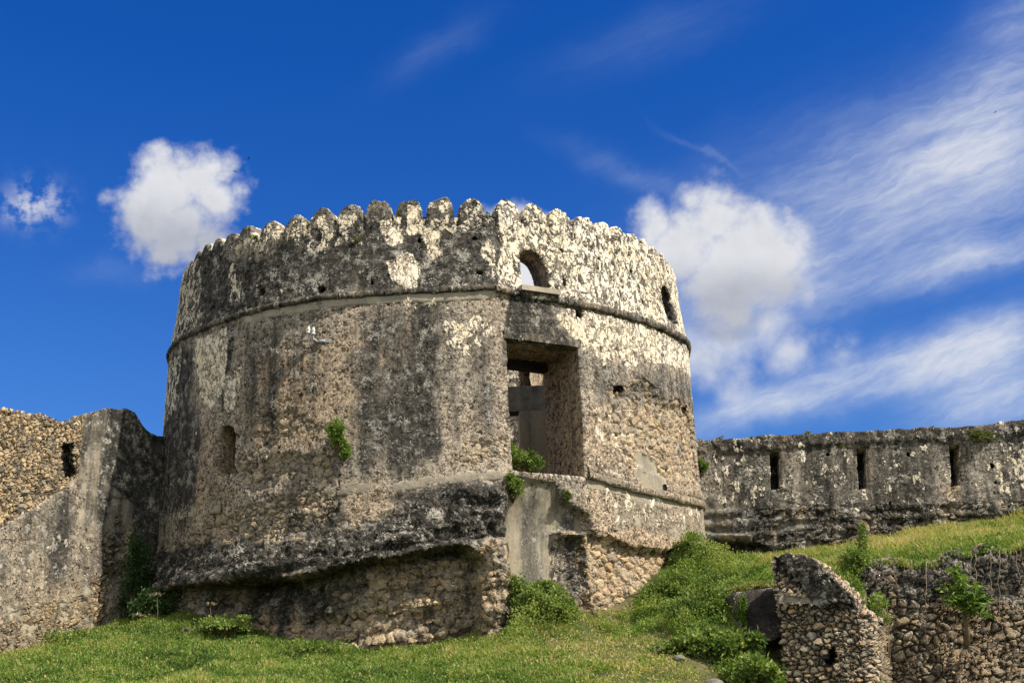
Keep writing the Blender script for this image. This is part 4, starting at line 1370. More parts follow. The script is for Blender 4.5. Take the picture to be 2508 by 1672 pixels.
# tilted concrete block leaning behind the stub
bf = [at(px, py, Y) for px, py, Y in [(1778, 1470, 20.1), (1800, 1452, 20.0), (1920, 1438, 20.0), (1925, 1560, 19.75), (1838, 1592, 19.75), (1812, 1552, 19.8), (1790, 1510, 20.0)]]
bk = [p + np.array([0.25, 1.1, 0.22]) for p in bf]
import bmesh
bm = bmesh.new()
vf = [bm.verts.new(p) for p in bf]; vb = [bm.verts.new(p) for p in bk]
bm.faces.new(vf[::-1]); bm.faces.new(vb)
for i in range(7):
    bm.faces.new((vf[i], vf[(i + 1) % 7], vb[(i + 1) % 7], vb[i]))
bmesh.ops.recalc_face_normals(bm, faces=bm.faces)
bmesh.ops.triangulate(bm, faces=bm.faces)
bmesh.ops.subdivide_edges(bm, edges=bm.edges, cuts=3, use_grid_fill=True)
bmesh.ops.bevel(bm, geom=[e for e in bm.edges if len(e.link_faces) == 2 and e.calc_face_angle() > 0.5], offset=0.03, segments=2, affect='EDGES')
bmesh.ops.triangulate(bm, faces=bm.faces)
bmesh.ops.subdivide_edges(bm, edges=[e for e in bm.edges if e.calc_length() > 0.05], cuts=2, use_grid_fill=True)
bmesh.ops.triangulate(bm, faces=bm.faces)
bm.verts.ensure_lookup_table(); bm.verts.index_update()
V = np.array([v.co[:] for v in bm.verts]); Ft = np.array([[v.index for v in f.verts] for f in bm.faces])
bm.free()
V = V + (np.stack([fbm(V, 2.5, 4, 81), fbm(V, 2.5, 4, 82), fbm(V, 2.5, 4, 83)], -1)) * 0.04
blo = build('concrete_block', V, [Ft], M_BLOCK, None, None, True, origin=bf[4])
tag(blo, 'tilted sooty concrete block, darkened for shade, wedged left of the broken wall stub', 'block')


# ------------------------------------------------------------------ ground
ctrl = []
for px, py, Y in [(-250, 1640, 19), (0, 1610, 22.2), (150, 1568, 23.6), (300, 1512, 25.2), (400, 1500, 23.9), (480, 1520, 22.9), (560, 1540, 22.5), (800, 1592, 21.6), (1050, 1592, 21.4), (1180, 1560, 21.5), (1250, 1525, 21.7),
                  (1300, 1490, 21.9), (1370, 1480, 22.0), (1440, 1530, 22.0), (1520, 1545, 22.1), (1600, 1462, 23.2), (1660, 1370, 24.2), (1720, 1378, 26.6),
                  (1900, 1372, 26.8), (2100, 1345, 26.4), (2300, 1308, 26.2), (2508, 1296, 25.8), (2800, 1290, 25.4),
                  (1720, 1420, 23.6), (1800, 1440, 20.9), (1900, 1425, 21.0), (2000, 1400, 22.5), (2120, 1376, 21.6), (2300, 1366, 21.4), (2508, 1335, 21.0), (2750, 1320, 21.0), (2130, 1480, 20.2), (2060, 1450, 20.5),
                  (1700, 1500, 20.6), (1760, 1560, 19.6), (1850, 1690, 18.6), (1700, 1625, 18.6), (1600, 1565, 20.0), (1780, 1695, 17.6), (1950, 1760, 18.5), (2100, 1790, 18.0), (1900, 1740, 17.0),
                  (0, 1676, 17.2), (400, 1680, 16.6), (800, 1680, 16.6), (1250, 1680, 16.6), (1550, 1672, 17.0), (700, 1640, 18.9), (1250, 1600, 19.2), (300, 1600, 20)]:
    p = at(px, py, Y)
    ctrl.append(p - np.array([0, 0, 0.06]))
ctrl += [np.array(p) for p in [(0, 0, -1.7), (-7, 1, -1.7), (7, 1, -1.7), (0, 8, -0.8), (-8, 10, -0.5), (8, 9, -0.8), (-14, 16, 0.1), (-16, 26, 1.3), (13, 26, 4.0), (0, 34, 2.5), (-10, 34, 2.0), (12, 34, 4.0), (12, 14, -0.8), (6, 14.5, -0.35)]]
ctrl = np.array(ctrl)


def tps_fit(P, lam=0.02):
    n = len(P)
    d = np.hypot(P[:, None, 0] - P[None, :, 0], P[:, None, 1] - P[None, :, 1])
    Kk = np.where(d > 0, d * d * np.log(d + 1e-9), 0) + lam * np.eye(n)
    Pm = np.c_[np.ones(n), P[:, :2]]
    A = np.block([[Kk, Pm], [Pm.T, np.zeros((3, 3))]])
    s = np.linalg.solve(A, np.r_[P[:, 2], 0, 0, 0])
    return s[:n], s[n:]


tw, ta = tps_fit(ctrl)


def ground_z(x, y):
    x = np.asarray(x, float); y = np.asarray(y, float)
    xc, yc = np.clip(x, -16, 13), np.clip(y, 0, 34)
    z = ta[0] + ta[1] * xc + ta[2] * yc
    for (cx, cy, _), w in zip(ctrl, tw):
        d = np.hypot(xc - cx, yc - cy)
        z = z + w * d * d * np.log(d + 1e-9)
    far = np.hypot(x - xc, y - yc)
    z = z * (1 - ramp01(far, 0, 30)) + (-1.7) * ramp01(far, 0, 30)
    z = np.clip(z, -2.0, 5.0)
    # the terrace is cut away in front of the retaining wall
    rel = np.stack([x, y], -1) - RT.A
    u, off = rel @ RT.d, rel @ RT.n
    cut = (u > -0.05) & (off > -0.45) & (u < 7.0)
    low = -0.9 + 0 * z
    side = ramp01(u, 6.5, 7.0)
    z = np.where(cut, np.minimum(z, low * (1 - side) + z * side), z)
    # hollow under the leaning block
    hx = np.hypot((x - (bf[4][0] + 0.35)) / 0.6, (y - 19.6) / 0.8)
    return z - 0.5 * ramp01(hx, 1.0, 0.3)


def axis(lo, hi, fine, f0, f1):
    a = np.arange(f0, f1 + fine / 2, fine)
    l = [f0]; s = fine
    while l[-1] > lo: s *= 1.35; l.append(l[-1] - s)
    r = [f1]; s = fine
    while r[-1] < hi: s *= 1.35; r.append(r[-1] + s)
    return np.r_[l[:0:-1], a, r[1:]]


gx, gy = axis(-900, 900, 0.12, -13, 12), axis(-300, 1500, 0.12, 13, 28)
GX, GY = np.meshgrid(gx, gy)
GZ = ground_z(GX.ravel(), GY.ravel())
pts = np.c_[GX.ravel(), GY.ravel(), GZ]
pts[:, 2] += 0.06 * fbm(np.c_[pts[:, :2], np.zeros(len(pts))], 1.5, 4, 91)
inner_g = np.hypot(pts[:, 0] - CX, pts[:, 1] - CY) < 5.3
pts[inner_g, 2] = np.minimum(pts[inner_g, 2], 2.0)
nx = len(gx)
ii = np.arange((len(gy) - 1) * nx).reshape(len(gy) - 1, nx)[:, :-1].ravel()
m, g = new_mat('ground_soil')
co = g.attr('rest', vec=True)
n1, n2 = g.noise(co, 0.7, 5, 0.6), g.noise(co, 14.0, 5, 0.7)
col = g.mix(g.ss(n1, 0.4, 0.65), (0.07, 0.085, 0.024), (0.17, 0.14, 0.075))
col = g.mix(g.ss(n2, 0.35, 0.7), g.mix(1.0, col, (0.5, 0.5, 0.5), 'MULTIPLY'), col)
finish(g, m, col, 0.95, n2 * 0.03, 0.1, 'BUMP')
gro = build('ground', pts, [np.c_[ii, ii + 1, ii + nx + 1, ii + nx]], m)
gro['kind'] = 'structure'
gro['label'] = 'grassy earth slope rising to the foot of the ruined fort'


# ------------------------------------------------------------------ plants
def leaf_mesh(P, D, size, width, tint, fold=0.25, rng=None):
    """one folded diamond per point: P base, D direction"""
    n = len(P)
    size = np.broadcast_to(size, (n,))[:, None]
    D = D / (np.linalg.norm(D, axis=1)[:, None] + 1e-9)
    R = rng.normal(size=(n, 3))
    Sd = np.cross(D, R); Sd /= np.linalg.norm(Sd, axis=1)[:, None] + 1e-9
    Nn = np.cross(Sd, D)
    mid = P + D * size * 0.5
    V = np.stack([P, mid + Sd * size * width + Nn * size * fold * 0.4, P + D * size - Nn * size * fold * 0.5, mid - Sd * size * width + Nn * size * fold * 0.4], 1).reshape(-1, 3)
    i = np.arange(n) * 4
    F = np.concatenate([np.c_[i, i + 1, i + 2], np.c_[i, i + 2, i + 3]])
    return V, F, np.repeat(np.clip(tint, 0, 1), 4)


def shrub(name, label, cat, c, rad, n, leaf, mat, seed, base=None, width=0.3, droop=0.0, blobs=9, group=None, bias=0.5):
    rg = np.random.default_rng(seed)
    c = np.array(c, float); rad = np.array(rad, float)
    base = np.array(base if base is not None else c - np.array([0, 0, rad[2]]), float)
    t = thing(name, label, cat, base, group)
    bc, br = [], []
    blobs = int(blobs * 1.8)
    for _ in range(blobs):
        v = rg.normal(size=3); v /= np.linalg.norm(v)
        bc.append(c + v * rad * rg.uniform(0.2, 1.05)); br.append(rg.uniform(0.14, 0.42) * rad.mean())
    bc, br = np.array(bc), np.array(br)
    k = rg.integers(0, blobs, n)
    v = rg.normal(size=(n, 3)); v /= np.linalg.norm(v, axis=1)[:, None]
    q = rg.random(n) ** 0.6 * np.where(rg.random(n) < 0.12, 1.9, 1.0)
    P = bc[k] + v * (br[k] * q)[:, None] * (rad / rad.mean())
    D = v + rg.normal(size=(n, 3)) * 0.6 + np.array([0, 0, 0.35 - droop])
    tint = bias + rg.normal(size=n) * 0.16 + (rg.random(blobs)[k] - 0.5) * 0.35
    V, F, tn = leaf_mesh(P, D, leaf * rg.uniform(0.6, 1.3, n), width, tint, rng=rg)
    build('foliage', V, [F], mat, t, {'tint': tn}, smooth=False)
    b = Bits()
    for p in bc:
        m_ = base * 0.4 + p * 0.6 + rg.normal(size=3) * 0.06 * rad.mean()
        b.tube([base + rg.normal(size=3) * 0.01, m_, p], [0.012, 0.008, 0.003], 5)
    b.make('stems', M_STEM, t)
    return t


def face_point(px, py, off=0.0):
    q = tp((px, py))[0]
    return tower_pos(q[:1], q[1:], off)[0]


p = face_point(832, 1070, 0.16)
shrub('wall_shrub', 'bright green shrub sprouting from the middle of the tower face', 'shrub', p, (0.20, 0.14, 0.21), 2200, 0.05, M_FRESH, 1, face_point(838, 1130), blobs=8, bias=0.6)
p = face_point(846, 1112, 0.12)
shrub('wall_shrub', 'small green tuft just below the bright shrub on the tower face', 'shrub', p, (0.12, 0.10, 0.15), 800, 0.05, M_FRESH, 2, face_point(842, 1135), blobs=5, bias=0.6)
p = face_point(1256, 1188, 0.05)
shrub('sill_shrub', 'ferny green shrub at the lower left corner of the doorway', 'shrub', p, (0.26, 0.22, 0.26), 3000, 0.05, M_LEAF, 3, face_point(1262, 1225), blobs=9, bias=0.62)
p = face_point(1318, 1122, -0.9)
shrub('doorway_weeds', 'green weeds filling the bottom of the doorway', 'weeds', p + np.array([0, 0, .08]), (0.48, 0.4, 0.32), 3600, 0.06, M_LEAF, 4, p - np.array([0, 0, .3]), blobs=9)
p = face_point(1320, 1172, -0.2)
shrub('sill_weeds', 'low yellowish weeds along the doorway threshold', 'weeds', p, (0.34, 0.16, 0.07), 1500, 0.04, M_MOSS, 5, blobs=9)
p = face_point(1392, 1185, -0.12)
shrub('sill_weeds', 'small dark weeds beside the right jamb of the doorway', 'weeds', p, (0.13, 0.12, 0.12), 800, 0.045, M_LEAF, 6, blobs=6, bias=0.35)
p = face_point(1385, 1215, 0.0)
shrub('sill_weeds', 'yellow green tuft on the rubble right below the threshold', 'weeds', p, (0.09, 0.08, 0.12), 500, 0.04, M_MOSS, 61, blobs=5)
p = face_point(1366, 1330, -0.3)
shrub('creeper', 'thin green creeper hanging on the edge of the cement panel', 'creeper', p, (0.07, 0.07, 0.34), 900, 0.035, M_LEAF, 7, p - np.array([0, 0, .35]), blobs=8)
p = face_point(1612, 1345, -0.1)
shrub('wall_tuft', 'tiny dark green tuft on the rubble foot of the tower', 'weeds', p, (0.07, 0.06, 0.1), 350, 0.035, M_LEAF, 8, blobs=5)
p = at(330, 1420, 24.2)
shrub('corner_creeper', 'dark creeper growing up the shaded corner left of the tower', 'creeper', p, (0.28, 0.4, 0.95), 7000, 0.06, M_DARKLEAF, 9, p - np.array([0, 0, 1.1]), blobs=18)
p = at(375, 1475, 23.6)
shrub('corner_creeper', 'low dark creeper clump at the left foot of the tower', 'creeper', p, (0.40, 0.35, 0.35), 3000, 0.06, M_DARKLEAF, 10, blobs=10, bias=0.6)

for k, (px, py, Y, rx, rz, n, lab, mt, bi) in enumerate([
        (1700, 1385, 24.3, 0.50, 0.40, 7000, 'tall bright bush against the right foot of the tower', M_LEAF, 0.66),
        (1660, 1440, 23.2, 0.62, 0.30, 6000, 'low green bush in front of the tower rubble foot', M_LEAF, 0.6),
        (1770, 1425, 22.6, 0.55, 0.28, 6000, 'dark green bush on the slope above the concrete block', M_LEAF, 0.5),
        (1300, 1455, 21.7, 0.55, 0.38, 8000, 'dense green bush below the cement panel', M_LEAF, 0.58),
        (1375, 1490, 21.5, 0.45, 0.24, 5000, 'spreading green bush right of the dense bush below the panel', M_LEAF, 0.66),
        (1730, 1510, 20.6, 0.55, 0.34, 6500, 'shaded green bush left of the concrete block', M_LEAF, 0.52),
        (1800, 1590, 19.2, 0.45, 0.32, 4500, 'nettle clump with pointed leaves below the concrete block', M_LEAF, 0.55),
        (1850, 1650, 18.3, 0.40, 0.30, 4000, 'nettle clump beside the left edge of the broken wall', M_LEAF, 0.56),
        (1700, 1590, 19.3, 0.50, 0.20, 4000, 'low weedy bush on the slope left of the nettles', M_LEAF, 0.6),
        (2100, 1430, 21.4, 0.28, 0.36, 3500, 'leafy weeds spilling beside the left end of the retaining wall', M_LEAF, 0.62),
        (2150, 1490, 20.6, 0.14, 0.30, 1500, 'trailing weeds between the broken wall and the retaining wall', M_LEAF, 0.6),
        (560, 1530, 22.2, 0.55, 0.16, 3500, 'weedy fringe along the left foot of the tower', M_LEAF, 0.6),
        (760, 1585, 21.2, 0.50, 0.13, 2500, 'weedy fringe below the hollow in the tower foot', M_LEAF, 0.6),
        (180, 1570, 22.9, 0.55, 0.16, 3000, 'weedy fringe along the foot of the left rubble wall', M_LEAF, 0.66)]):
    p = at(px, py, Y)
    gz = float(ground_z(p[0], p[1]))
    p[2] = max(p[2], gz + rz * 0.3)
    shrub('leafy_bush' if 'bush' in lab else 'nettle_clump' if 'nettle' in lab else 'weed_patch', lab, 'bush' if 'bush' in lab else 'weeds',
          p, (rx, 0.45, rz), n, 0.055 if 'nettle' not in lab else 0.085, mt, 20 + k, (p[0], p[1], gz - 0.02), blobs=16, bias=bi)

p = at(1850, 1440, 20.5)
shrub('dry_mat', 'brown dry grass mat lying on the tilted concrete block', 'weeds', p, (0.42, 0.38, 0.09), 3500, 0.05, M_MOSS, 95, blobs=14, bias=0.95)
p = at(1818, 1500, 19.9)
shrub('creeper', 'yellow green creeper strand hanging down the left edge of the concrete block', 'creeper', p, (0.06, 0.06, 0.34), 700, 0.045, M_FRESH, 96, p + np.array([0, 0, .3]), blobs=9)
# tufts in the gaps between merlons
for k, (px, py, r, lab) in enumerate([
        (624, 586, .07, 'small moss tuft between slumped merlons left of the parapet'), (752, 556, .12, 'straggly dry tuft on the slumped broad merlon'),
        (822, 545, .09, 'green tuft in the gap right of the peaked merlon'), (893, 545, .10, 'bushy tuft in the gap left of the first black merlon'),
        (877, 592, .09, 'moss clump growing on the parapet face below the merlon gap'), (960, 541, .07, 'small tuft in the gap between two black merlons'),
        (1038, 541, .06, 'tiny tuft in the gap right of the patchy black merlon'), (1200, 538, .10, 'tuft in the gap left of the bright corner merlon'),
        (1271, 541, .08, 'tuft in the gap right of the bright corner merlon'), (1418, 556, .08, 'yellowish tuft on a sunlit merlon right of the arch')]):
    shrub('parapet_tuft', lab, 'tuft', face_point(px, py, 0.02 if py > 560 else -0.10), (r, r, r), 420, 0.035, M_MOSS, 60 + k, blobs=5, group='tufts growing on the parapet')
p = np.r_[RW.pos(RW.uz((1722, 1140))[:, 0], RW.uz((1722, 1140))[:, 1], 0.08)[0]]
shrub('wall_tuft', 'small green plant at the joint of tower and right wall', 'weeds', p, (.10, .08, .15), 700, 0.05, M_FRESH, 80, blobs=6)
p = RW.pos(RW.uz((2400, 1068))[:, 0], RW.uz((2400, 1068))[:, 1], 0.12)[0]
shrub('wall_tuft', 'green creeper patch under the coping of the right wall', 'creeper', p, (.45, .08, .12), 1500, 0.035, M_MOSS, 81, blobs=14)
for k, (px, py) in enumerate([(1762, 1073), (1976, 1060), (2062, 1092), (2280, 1050)]):
    p = RW.pos(RW.uz((px, py))[:, 0], RW.uz((px, py))[:, 1], 0.0)[0]
    shrub('dry_tuft', ['dry tuft on the wall coping left of the first slit', 'dry sprig on the wall coping between first and second slit', 'green sprig under the coping left of the second slit', 'dry tuft on the wall coping left of the third slit'][k],
          'tuft', p, (.08, .08, .07), 260, 0.035, M_MOSS, 84 + k, blobs=4, bias=0.85, group='tufts on the right wall')

# sapling rooted in the retaining wall
rg = np.random.default_rng(33)
rtp = lambda px, py, off: RT.pos(RT.uz((px, py))[:, 0], RT.uz((px, py))[:, 1], off)[0]
root = rtp(2362, 1585, 0.15)
sap = thing('sapling', 'green sapling with long pointed leaves growing out of the retaining wall', 'tree', root)
b = Bits()
forkp = rtp(2352, 1495, 0.3)
b.tube([root, rtp(2364, 1545, 0.22), rtp(2356, 1515, 0.28), forkp], [0.05, 0.045, 0.035, 0.03], 9)
tips = [rtp(px, py, off) for px, py, off in [(2330, 1395, .45), (2300, 1440, .5), (2345, 1420, .6), (2378, 1440, .55), (2400, 1470, .5), (2318, 1470, .6), (2360, 1455, .7), (2395, 1500, .5), (2335, 1440, .3), (2372, 1480, .65)]]
for t_ in tips:
    b.tube([forkp, forkp * .45 + t_ * .55 + rg.normal(size=3) * .03, t_], [0.014, 0.009, 0.005], 6)
b.make('trunk', M_STEM, sap)
P, D = [], []
for t_ in tips:
    for s in range(46):
        f = rg.uniform(0.35, 1.0)
        P.append(forkp * (1 - f) + t_ * f + rg.normal(size=3) * 0.035)
        v = rg.normal(size=3); v[2] = rg.uniform(-0.9, 0.45); D.append(v)
V, F, tn = leaf_mesh(np.array(P), np.array(D), rg.uniform(0.12, 0.20, len(P)), 0.13, 0.55 + rg.normal(size=len(P)) * 0.22, 0.35, rg)
build('crown', V, [F], M_FRESH, sap, {'tint': tn}, smooth=False)
b = Bits()
for k in range(9):
    e = rtp(2362 + rg.uniform(-30, 40), 1600 + rg.uniform(-10, 40), 0.12)
    b.tube([root, root * .5 + e * .5 + np.array([rg.normal() * .06, -.05, .02]), e], [0.02, 0.012, 0.004], 5)
b.make('roots', M_PALEROOT, sap)

# pale roots dangling over the retaining wall
for k, (px, y0, y1, lab) in enumerate([(2187, 1370, 1440, 'short pale root hanging at the left end of the retaining wall'), (2262, 1380, 1600, 'long thin root hanging left of the sapling'),
                                       (2372, 1355, 1450, 'pale root hanging above the sapling'), (2384, 1360, 1475, 'thin root hanging just right of the root above the sapling'), (2420, 1350, 1475, 'pale straight root hanging right of the sapling'),
                                       (2443, 1350, 1560, 'longest pale root hanging right of the sapling'), (2482, 1350, 1440, 'crooked root hanging near the right edge of the wall')]):
    ys = np.linspace(y0, y1, 9)
    P = np.array([rtp(px + rg.normal() * 2.5 + (10 if k == 6 else 2) * (y - y0) / 100, y, 0.20) for y in ys])
    b = Bits(); b.tube(P, np.linspace(0.007, 0.004, 9), 5)
    o = b.make('hanging_root', M_PALEROOT, None, None, True, origin=P[0])
    tag(o, lab, 'root', 'roots hanging over the retaining wall')

# tall weed stalk on the terrace and umbel weeds on the left
p0 = at(2112, 1400, 22.2); p1 = at(2113, 1284, 22.2)
wt = thing('tall_weed', 'tall slender weed stalk standing before the right wall', 'weeds', p0)
b = Bits(); b.tube([p0, (p0 + p1) / 2 + np.array([.02, 0, 0]), p1], [0.012, 0.009, 0.004], 6); b.make('stem', M_STEM, wt)
n = 900; f = rg.random(n); rad = 0.03 + 0.16 * (1 - f)
P = p0 + np.outer(f, p1 - p0) + rg.normal(size=(n, 3)) * rad[:, None] * 0.55
V, F, tn = leaf_mesh(P, rg.normal(size=(n, 3)) + np.array([0, 0, .4]), 0.055, 0.28, 0.6 + rg.normal(size=n) * .2, rng=rg)
build('foliage', V, [F], M_LEAF, wt, {'tint': tn}, smooth=False)
for k, (px, py, hgt, Y, lab) in enumerate([(385, 1455, .62, 22.6, 'pale flat seed head on a stalk at the left foot of the tower'), (515, 1478, .5, 22.0, 'pale seed head on a stalk right of the first one'), (335, 1505, .35, 22.6, 'short seed head stalk in the grass by the dark corner'), (455, 1540, .3, 21.6, 'lowest pale seed head stalk in the grass below the tower')]):
    top = at(px, py, Y); base = np.array([top[0] + .02, top[1], float(ground_z(top[0], top[1])) - 0.02])
    ut = thing('umbel_weed', lab, 'weeds', base, 'seed head stalks by the left wall')
    b = Bits(); b.tube([base, (base + top) / 2 + np.array([.02, 0, 0]), top], [0.006, 0.005, 0.003], 5)
    for _ in range(14):
        e = top + np.array([rg.normal() * .07, rg.normal() * .07, rg.uniform(.0, .05)]); b.tube([top - np.array([0, 0, .05]), e], [0.002, 0.002], 4)
    b.make('stem', M_STEM, ut)
    n = 70; P = top + np.c_[rg.normal(size=(n, 2)) * .06, rg.uniform(0, .05, n)]
    P[:] = top - np.array([0, 0, .03]); D = np.c_[rg.normal(size=(n, 2)) * 1.3, rg.uniform(0.3, 1.0, n)]
    V, F, tn = leaf_mesh(P, D, rg.uniform(.05, .11, n), 0.10, np.full(n, .5), rng=rg)
    F = np.where(F % 4 == 0, 0, F)
    build('seed_head', V, [F], M_UMBEL, ut, {'tint': tn}, smooth=False)


# grass: one mass of blades and small weed leaves
def grass():
    rg = np.random.default_rng(12)
    n = 640000
    x, y = rg.uniform(-14.0, 13.0, n), rg.uniform(15.6, 27.0, n)
    lim = np.abs(x + 0.0) / y < 0.62
    x, y = x[lim], y[lim]
    d = np.hypot(x - CX, y - CY)
    ok = d > 6.05
    relR = np.c_[x, y] - RT.A
    u, off = relR @ RT.d, relR @ RT.n
    ok &= ~((u > -0.1) & (off > -0.04))
    brink0 = (u > -0.1) & (off > -0.5)
    relS = np.c_[x, y] - SW.A
    us, os_ = relS @ SW.d, relS @ SW.n
    ok &= ~((us > -0.05) & (us < u_end + .05) & (os_ < 0.1) & (os_ > -1.07))
    ok &= ((np.c_[x, y] - RW.A) @ RW.n > -0.05) & ~(((np.c_[x, y] - LW.A) @ LW.n < 0.0) & (x < -6.5))
    x, y = x[ok], y[ok]; brink = brink0[ok]
    p3 = np.c_[x, y, np.zeros(len(x))]
    patch = fbm(p3, 0.55, 4, 5); fine = fbm(p3, 2.6, 4, 6)
    # worn, drier strip up the slope and dry edges of the terrace
    q = np.array([at(px, py, Y)[:2] for px, py, Y in [(1450, 1500, 21.8), (1520, 1580, 19.6), (1640, 1672, 17.5)]])
    dd = np.full(len(x), 9.0)
    for i in range(2):
        e = q[i + 1] - q[i]; tt = np.clip(((x - q[i, 0]) * e[0] + (y - q[i, 1]) * e[1]) / (e @ e), 0, 1)
        dd = np.minimum(dd, np.hypot(x - q[i, 0] - tt * e[0], y - q[i, 1] - tt * e[1]))
    path = ramp01(dd + fine * 2.2, 1.9, 0.2)
    ter = ramp01(y, 21.0, 23.5) * ramp01(x, 3.5, 6.0)
    keep = rg.random(len(x)) < np.clip(0.95 - 0.60 * path + 0.8 * fine, 0.12, 1)
    x, y, patch, fine, path, ter, brink = (a[keep] for a in (x, y, patch, fine, path, ter, brink))
    n = len(x)
    z = ground_z(x, y) + 0.06 * fbm(np.c_[x, y, np.zeros(n)], 1.5, 4, 91) - 0.01
    zb_top = rt_top((np.c_[x, y] - RT.A) @ RT.d) - 0.08
    z = np.where(brink, zb_top, z)
    h = np.clip(0.060 + 0.22 * np.maximum(0, fine + 0.1) + 0.10 * patch + 0.11 * ter, 0.04, 0.34) * rg.uniform(0.5, 1.4, n) * (1 - 0.55 * path)
    tint = np.clip(0.40 + 0.18 * brink + 0.75 * patch + 0.75 * fine + 0.30 * path + 0.20 * ter + rg.normal(size=n) * 0.15, 0, 1)
    dry = rg.random(n) < (0.08 + 0.50 * path + 0.15 * ter); tint[dry] = rg.uniform(.78, 1, dry.sum())
    w = rg.uniform(0.006, 0.013, n)
    a = rg.uniform(0, 2 * np.pi, n); S_ = np.c_[np.cos(a), np.sin(a), np.zeros(n)] * w[:, None]
    b = rg.uniform(0, 2 * np.pi, n); L = np.c_[np.cos(b), np.sin(b), np.zeros(n)] * (h * rg.uniform(0.1, 0.7, n))[:, None]
    B = np.c_[x, y, z]; up = np.c_[np.zeros(n), np.zeros(n), h]
    V = np.stack([B - S_, B + S_, B + S_ * .8 + up * .6 + L * .35, B - S_ * .8 + up * .6 + L * .35, B + up + L], 1).reshape(-1, 3)
    i = np.arange(n) * 5
    F4 = np.c_[i, i + 1, i + 2, i + 3]; F3 = np.c_[i + 3, i + 2, i + 4]
    tt = np.repeat(tint, 5)
    # little broad leaves among the blades
    k = rg.random(n) < 0.40
    P = B[k] + np.c_[np.zeros(k.sum()), np.zeros(k.sum()), h[k] * rg.uniform(0.2, 1.0, k.sum())]
    D = rg.normal(size=(k.sum(), 3)) + np.array([0, 0, .5])
    V2, F2, t2 = leaf_mesh(P, D, rg.uniform(.025, .055, k.sum()), .36, tint[k] * 0.9 + rg.normal(size=k.sum()) * .1, rng=rg)
    # low weed clumps scattered through it, thicker on the slope right of the tower
    sel = rg.choice(n, 2600, replace=False)
    wgt = np.where((x[sel] > 1.2) & (y[sel] > 17.5), 1.0, 0.42) * (1 - 0.8 * path[sel])
    sel = sel[rg.random(len(sel)) < wgt]
    cr = rg.uniform(0.07, 0.26, len(sel)) * np.where(x[sel] > 1.2, 1.0, 0.7)
    kk = np.repeat(np.arange(len(sel)), (cr * 520).astype(int))
    v = rg.normal(size=(len(kk), 3)); v /= np.linalg.norm(v, axis=1)[:, None]; v[:, 2] = np.abs(v[:, 2]) * 0.9
    P3 = B[sel][kk] + v * (cr[kk] * rg.random(len(kk)) ** 0.5)[:, None]
    V3, F3b, t3 = leaf_mesh(P3, v + rg.normal(size=v.shape) * 0.6, rg.uniform(.03, .06, len(kk)), .3, tint[sel][kk] * 0.75 + 0.02 + rg.normal(size=len(kk)) * .1, rng=rg)
    zone = np.array([at(px, py, Y)[:2] for px, py, Y in [(1500, 1515, 21.9), (1640, 1410, 23.6), (1700, 1360, 25.4), (1800, 1380, 24.0), (1790, 1450, 21.0), (1800, 1550, 19.6), (1900, 1660, 18.2), (1780, 1680, 17.6), (1640, 1570, 19.9), (1540, 1545, 21.0)]])
    zone2 = np.array([at(px, py, Y)[:2] for px, py, Y in [(1245, 1500, 21.8), (1330, 1440, 22.2), (1440, 1500, 21.9), (1420, 1560, 20.6), (1250, 1560, 20.6)]])
    zs = np.maximum(sdf(zone, x, y, 2.0), sdf(zone2, x, y, 2.0))
    den = ramp01(zs + fine * 1.2, -0.15, 0.35)
    hz = den * np.clip(0.20 + 0.9 * fine + 0.5 * patch, 0.05, 0.5)
    kz = np.nonzero((rg.random(n) < 0.9) & (den > 0.05))[0]
    kz = np.repeat(kz, 2)
    P4 = B[kz] + np.c_[rg.normal(size=(len(kz), 2)) * 0.04, hz[kz] * rg.random(len(kz)) ** 0.7]
    V4, F4b, t4 = leaf_mesh(P4, rg.normal(size=(len(kz), 3)) + np.array([0, 0, .5]), rg.uniform(.025, .06, len(kz)), .3, 0.36 + 0.5 * fine[kz] + 0.35 * (P4[:, 2] - B[kz, 2]) + rg.normal(size=len(kz)) * .13, rng=rg)
    V3, F3b, t3 = np.concatenate([V3, V4]), np.concatenate([F3b, F4b + len(V3)]), np.r_[t3, t4]
    o = build('grass', np.concatenate([V, V2, V3]), [F4, F3, F2 + len(V), F3b + len(V) + len(V2)], M_GRASS, None, {'tint': np.r_[tt, t2, t3]}, smooth=False)
    o['kind'] = 'stuff'
    o['label'] = 'rough green grass and small weeds covering the slope'


grass()

# ------------------------------------------------------------------ small man-made things and far things
p, T, N = face_frame(783, 838)
ins = thing('insulator_bracket', 'white porcelain insulators on a bent steel bracket fixed to the tower face', 'bracket', p)
e1 = p + T * 0.13 + N * 0.05; e0 = p - T * 0.02 + N * 0.05; e2 = p - T * 0.17 + N * 0.13 + np.array([0, 0, .12])
b = Bits()
for A_, B_ in ((e1 + N * 0, e0), (e0, e2)):
    c = (A_ + B_) / 2; L = np.linalg.norm(B_ - A_)
    b.tube([A_, B_], [0.022, 0.022], 6)
b.box(e1 - N * .02, (0.20, 0.03, 0.06), math.atan2(T[1], T[0]), 1)
b.tube([e2 - np.array([0, 0, .03]), e2 + np.array([0, 0, .06])], [.012, .012], 6)
b.tube([e2 + T * .1 - np.array([0, 0, .12]), e2 + T * .1 + np.array([0, 0, .04])], [.012, .012], 6)
b.make('bracket', M_METAL, ins)
for q in (e2 + np.array([0, 0, .03]), e2 + T * 0.1 + np.array([0, 0, 0.0])):
    b = Bits(); b.lathe(q, [(r_ * .8, h_ * .85) for r_, h_ in [(0.0, 0), (.045, 0), (.05, .03), (.034, .05), (.034, .07), (.045, .085), (.042, .115), (.03, .13), (.03, .15), (.026, .17), (0, .175)]])
    b.make('insulator', M_PORCELAIN, ins)

